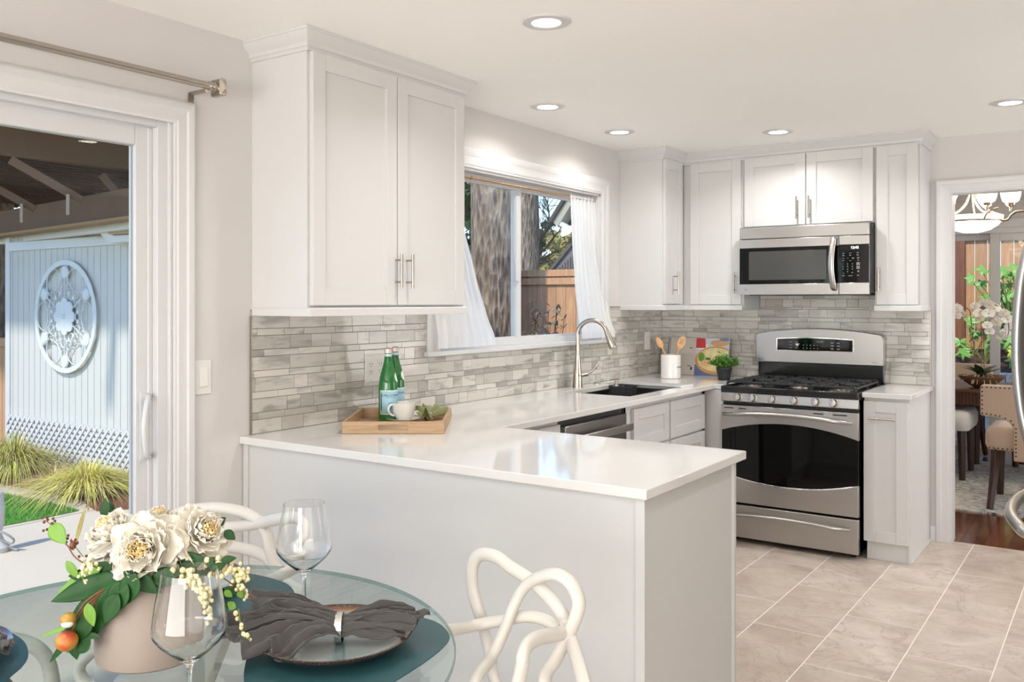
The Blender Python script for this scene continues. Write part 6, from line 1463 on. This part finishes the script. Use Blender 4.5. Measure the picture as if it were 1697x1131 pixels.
# leg of the patio furniture with a tied cord, at the left edge
q = onz(-7, 915, GZ); pf = thing('furniture_cover', 'pale cloth wrapped furniture foot tied with a cord on the patio, left edge', 'furniture cover', q)
MB().lathe([(0, .0), (.07, 0), (.075, .03), (.045, .07), (.03, .11), (.045, .16), (.05, .26), (.04, .36), (.0, .38)], 20, (q.x, q.y, GZ)).build('wrap', M('cover_cloth_white', (206, 206, 204), .8), pf)
MB().tube(catmull([q + Vector((.03, -.02, .12)), q + Vector((.08, .0, .13)), q + Vector((.11, .05, .08)), q + Vector((.07, .05, .05)), q + Vector((.03, -.01, .09)), q + Vector((.07, .06, .02)), q + Vector((.10, .08, .010))], 6), .007, 8).build('cord', M('cord_grey', (150, 150, 152), .8), pf)
c_ = at(-2, 400, 12.5); o = thing('tree', 'rough tree trunk at the far left edge beyond the shed', 'tree', (c_.x, c_.y, GZ)); MB().lathe([(0, 0), (.32, 0), (.28, 1), (.26, 4), (0, 4)], 24, (c_.x - .18, c_.y, GZ)).build('trunk', BARK, o)
# ================================================================== OUTDOORS, SINK WINDOW SIDE
FYN = 3.5
f2f = thing('wood_fence', 'honey cedar board fence seen through the sink window', 'fence', (-4, FYN, GZ))
fb = MB(); rr = random.Random(6)
for i in range(71): fb.cur = rr.random(); fb.box(-10 + i * .137, -10 + i * .137 + .132, FYN, FYN + .02, GZ, 1.72)
fb.build('boards', CEDAR, f2f, rnd=True, smooth=False)
MB().box(-10, -.2, FYN - .035, FYN + .04, 1.72, 1.80).box(-10, -.2, FYN - .03, FYN, 1.62, 1.70).box(-10, -.2, FYN - .03, FYN, .95, 1.03).build('rails', CEDAR, f2f, smooth=False)
def trunk(p, r0, r1, h, label, seed, lean=(0, 0)):
    rr = random.Random(seed); o = thing('tree', label, 'tree', p); n, m_ = 40, 60
    def fn(s_, t_):
        a = 2 * PI * t_; z = h * s_; r_ = r0 + (r1 - r0) * s_ + .10 * r0 * (1 - min(1, s_ * 14)); q = Vector((math.cos(a) * 3, math.sin(a) * 3, z * 1.3 + seed)); r_ *= 1 + .05 * noise.noise(q) + .045 * abs(noise.noise(Vector((math.cos(a) * 9, math.sin(a) * 9, z * 1.0))))
        return (p.x + lean[0] * s_ + r_ * math.cos(a), p.y + lean[1] * s_ + r_ * math.sin(a), p.z + z)
    MB().grid(fn, 160, 90).build('trunk', BARK, o, fix=False, ang=180); return o
t1 = trunk(Vector((-3.325, 2.6, GZ)), .262, .21, 7.5, 'huge rough barked conifer trunk filling the left window pane', 1)
q = Vector((CX, CY, 0)) + ray(860, 500) * 15.4; t2 = trunk(Vector((q.x, q.y, GZ)), .36, .26, 13, 'tall trunk behind the fence beside the window mullion', 2)
def foliage(root, cen, rad, n_, size, mt, seed, name='foliage'):
    rr = random.Random(seed); mb = MB(); cls = [Vector((rr.gauss(0, .42) * rad[0], rr.gauss(0, .42) * rad[1], rr.gauss(0, .42) * rad[2])) + cen for _ in range(max(6, n_ // 90))]
    for i in range(n_):
        c = rr.choice(cls); q = c + Vector((rr.gauss(0, 1), rr.gauss(0, 1), rr.gauss(0, .8))) * min(rad) * .13
        a = Vector((rr.gauss(0, 1), rr.gauss(0, 1), rr.gauss(0, 1))).normalized(); b = a.orthogonal().normalized(); s_ = size * rr.uniform(.6, 1.3)
        mb.add([q - a * s_, q + b * s_ * .45, q + a * s_, q - b * s_ * .45], [(0, 1, 2, 3)])
    return mb.build(name, mt, root, fix=False, smooth=False)
foliage(t2, q + Vector((.6, 1.5, 7.0)), (1.4, 1.6, 2.4), 4200, .16, LEAFD, 3)
foliage(t1, Vector((-3.3, 2.6, 6.2)), (1.6, 1.2, .6), 1500, .10, LEAFD, 33)
def pxo(u, v, d): return at(u, v, d)
def bush(u, v, d, rad, n_, size, mt, label, seed, stem=True):
    c = pxo(u, v, d); o = thing('tree', label, 'tree', (c.x, c.y, GZ), 'background trees beyond the fence'); foliage(o, c, rad, n_, size, mt, seed)
    if stem: MB().tube([(c.x, c.y, GZ), (c.x + .1, c.y, c.z * .6), (c.x, c.y, c.z)], [.18, .12, .05], 8).build('trunk', BARK, o)
    return o
bush(782, 400, 17, (.9, .9, 2.6), 5200, .11, LEAFD, 'dark leafy tree left of the huge trunk', 4)
bush(782, 320, 24, (1.6, 1.2, 2.2), 3200, .15, LEAFO, 'paler tree crown above the dark one at the left pane', 41)
bush(905, 448, 21, (1.6, 1.4, .42), 4500, .085, LEAFO, 'olive brown hedge-like tree mass above the fence', 5)
bush(940, 422, 24, (1.0, 1.2, .6), 3600, .085, LEAFO, 'olive tree rising towards the neighbouring gable', 6)
bush(893, 395, 26, (.5, .6, .9), 1500, .09, LEAFD, 'dark evergreen tip behind the bare branches', 7)
bush(955, 312, 20, (.6, .6, .5), 1200, .08, LEAFD, 'dark conifer top right above the gable', 8)
bt_ = thing('bare_tree', 'leafless tree with fine branches against the blue sky', 'tree', pxo(858, 500, 16.5) * 1 - Vector((0, 0, 1.4)))
bb = MB(); rr = random.Random(17)
def grow(p, d, L_, r_, lv):
    pts = [p]; q = p.copy(); dd_ = d.copy()
    for i in range(5): dd_ = (dd_ + Vector((rr.uniform(-.22, .22), rr.uniform(-.22, .22), rr.uniform(-.12, .16)))).normalized(); q = q + dd_ * L_ / 5; pts.append(q.copy())
    bb.tube(pts, [r_, r_ * .6], 5, cap=False)
    if lv > 0:
        for k in range(5 if lv > 1 else 5):
            b_ = pts[rr.randint(1, 5)]; nd = (dd_ + Vector((rr.uniform(-1, 1), rr.uniform(-.8, .8), rr.uniform(-.5, .9)))).normalized(); grow(b_, nd, L_ * rr.uniform(.45, .7), r_ * .5, lv - 1)
base_ = pxo(850, 470, 16.5)
for (u, v, L_) in ((945, 330, 1), (930, 380, 1), (905, 345, 1), (900, 420, 1)):
    e = pxo(u, v, 16.5); grow(base_, (e - base_).normalized(), (e - base_).length * .85, .035, 3)
bb.tube([Vector((base_.x, base_.y, GZ)), base_], [.12, .06], 8); bb.build('branches', M('twig_bark', (112, 92, 66), .8, var=.2), bt_, fix=False)
nh = thing('neighbour_house', 'grey neighbouring house with a white edged gable beyond the fence', 'house', ony(945, 500, 7.0))
HY = 7.0; g_ = lambda u, v: (ony(u, v, HY).x, ony(u, v, HY).z)
MB().prism([g_(908, 560), g_(908, 451), g_(951, 399), g_(951, 345), g_(985, 300), g_(1060, 300), g_(1060, 560)], HY, HY + 5, 'xz').build('wall', M('house_siding', (118, 108, 104), .7, var=.06), nh, smooth=False)
vv = MB()
for i in range(16): a = g_(914 + i * 4.4, 452)[0]; vv.box(a, a + .018, HY - .02, HY, 1.0, g_(914 + i * 4.4, 446 - i * 4.2)[1] - .1)
vv.build('battens', M('house_battens', (88, 80, 78), .7), nh, smooth=False)
MB().prism([g_(928, 369), g_(962, 316), g_(1000, 262), g_(1004, 276), g_(966, 330), g_(937, 378)], HY - .25, HY, 'xz').build('rake_board', M('rake_cream', (176, 166, 146), .6), nh, smooth=False)
MB().prism([g_(924, 368), g_(962, 308), g_(1000, 254), g_(1003, 262), g_(963, 316), g_(928, 372)], HY - .3, HY + 4, 'xz').build('roof_edge', M('roof_dark', (72, 64, 60), .8), nh, smooth=False)
MB().bar(ony(925, 368, HY - .2), ony(951, 383, HY - .2), .08, .07).build('gutter', M('gutter_white', (228, 222, 210), .5), nh)
MB().prism([g_(907, 453), g_(953, 396), g_(955, 401), g_(911, 455)], HY - .05, HY + 4.5, 'xz').build('lower_roof_edge', M('roof_edge_grey', (90, 82, 78), .8), nh, smooth=False)
nd_ = thing('shrub', 'wispy grey green shrub in front of the fence', 'shrub', ony(925, 580, 2.9))
sb_ = MB(); lf_ = MB(); rr = random.Random(19)
for k in range(16):
    b_ = Vector((-2.86 + rr.uniform(-.16, .16), 2.95 + rr.uniform(-.1, .1), GZ)); e_ = Vector((b_.x + rr.uniform(-.22, .22), b_.y, rr.uniform(.9, 1.42)))
    P = catmull([b_, (b_ + e_) / 2 + Vector((rr.uniform(-.05, .05), 0, .1)), e_], 5); sb_.tube(P, .004, 5)
    for j in range(22):
        q2 = P[-1 - min(len(P) - 1, int(rr.random() * 7))]; a = Vector((rr.gauss(0, 1), rr.gauss(0, 1), rr.gauss(0, .6))).normalized(); leaf(lf_, q2, a, UPV, rr.uniform(.06, .10), .016, .2, .1)
sb_.build('stems', STEMB, nd_); lf_.build('leaves', M('nandina_leaf', (112, 116, 100), .5, var=.3), nd_, fix=False, smooth=False)
# ================================================================== OUTDOORS, DINING SIDE
struct(MB().box(-1.2, 8, 4.1, 5.3, -.12, -.02).build('patio', CONC, smooth=False), 'concrete strip outside the dining slider')
rw = thing('retaining_wall', 'pale grey split-face block retaining wall outside the dining slider', 'wall', (2, 5.35, 0))
t = NT('split_face_block'); co = t.coords(); n1 = t.noise(co, 22, 6, .7); t.base(t.ramp(n1, [(.3, s2l((190, 198, 202))), (.7, s2l((240, 242, 244)))])); t.p.inputs['Roughness'].default_value = .9; t.bump(n1, 1, .03); BLK = t.m
bk = MB(); bkj = random.Random(1)
for r_ in range(4):
    x = -1.0 + (.2 if r_ % 2 else 0)
    while x < 6: bk.box(x + .004, x + .40 - .004, 5.3 + bkj.uniform(-.004, .004), 5.6, -.02 + r_ * .16 + .003, -.02 + (r_ + 1) * .16 - .003); x += .40
bk.build('blocks', BLK, rw, smooth=False); MB().box(-1, 6, 5.33, 5.58, -.02, .60).build('mortar', M('block_joint', (96, 104, 108), .9), rw, smooth=False)
struct(MB().prism([(5.6, .0), (5.6, .61), (7.2, .92), (7.2, 0)], -1.2, 8, 'yz').build('soil_bank', M('dark_soil', (70, 50, 38), .95, var=.4, nscale=30, bump=1, bscale=60), smooth=False), 'dark soil bank above the block wall')
fx = thing('wood_fence', 'cedar board fence above the block wall outside the dining slider', 'fence', (2, 6.7, .85)); fb = MB(); rr = random.Random(31)
for i in range(46): fb.cur = rr.random(); fb.box(-1 + i * .142, -1 + i * .142 + .138, 6.7, 6.72, .78, 2.42)
fb.build('boards', CEDAR, fx, rnd=True, smooth=False); MB().box(-1, 5.5, 6.655, 6.7, 2.18, 2.27).box(-1, 5.5, 6.64, 6.76, 2.42, 2.46).box(-1, 5.5, 6.665, 6.70, 2.30, 2.42).build('rails', CEDAR, fx, smooth=False)
xx = ony(1592, 500, 6.6).x; MB().box(xx - .06, xx + .05, 6.56, 6.66, .75, 2.5).build('post', CEDARD, fx, smooth=False)
def fatsia(p, hgt, n_, label, seed, cols):
    rr = random.Random(seed); o = thing('garden_shrub', label, 'shrub', p, 'leafy shrubs outside the dining slider'); st_ = MB(); mbs = [MB() for _ in cols]
    for k in range(n_):
        e_ = p + Vector((rr.gauss(0, .22), rr.gauss(-.05, .14), hgt * rr.uniform(.25, 1))); st_.tube(catmull([p, (p + e_) / 2 + Vector((0, 0, .08)), e_], 4), .006, 5)
        mb = rr.choice(mbs); nrm = Vector((rr.uniform(-.4, .4), -.8, rr.uniform(.3, 1))).normalized(); a0 = nrm.orthogonal().normalized(); b0_ = nrm.cross(a0)
        for j in range(7): an = j * 2 * PI / 7 * .85 + rr.random(); leaf(mb, e_, a0 * math.cos(an) + b0_ * math.sin(an), nrm, rr.uniform(.07, .12), .02, .25, .1)
    st_.build('stems', STEMG, o)
    for mb, c_ in zip(mbs, cols): mb.build('leaves', c_, o, fix=False, smooth=False)
F1 = M('fatsia_green', (112, 160, 66), .45, var=.2); F2 = M('fatsia_yellow', (206, 210, 88), .45, var=.15)
fatsia(ony(1682, 585, 6.3) * 1, 1.0, 44, 'tall bright green shrub right of the slider mullion', 1, [F1, F1, LEAFL])
fatsia(ony(1680, 612, 5.9), .38, 16, 'yellow green leafy shrub low behind the right chair', 2, [F2, F1])
fatsia(ony(1612, 600, 6.3), .6, 4, 'sparse green shrub behind the orchid', 3, [F1])
fatsia(ony(1633, 605, 6.0), .35, 9, 'small green shrub beside the slider mullion', 4, [F1])
sc.view_layers[0].update()
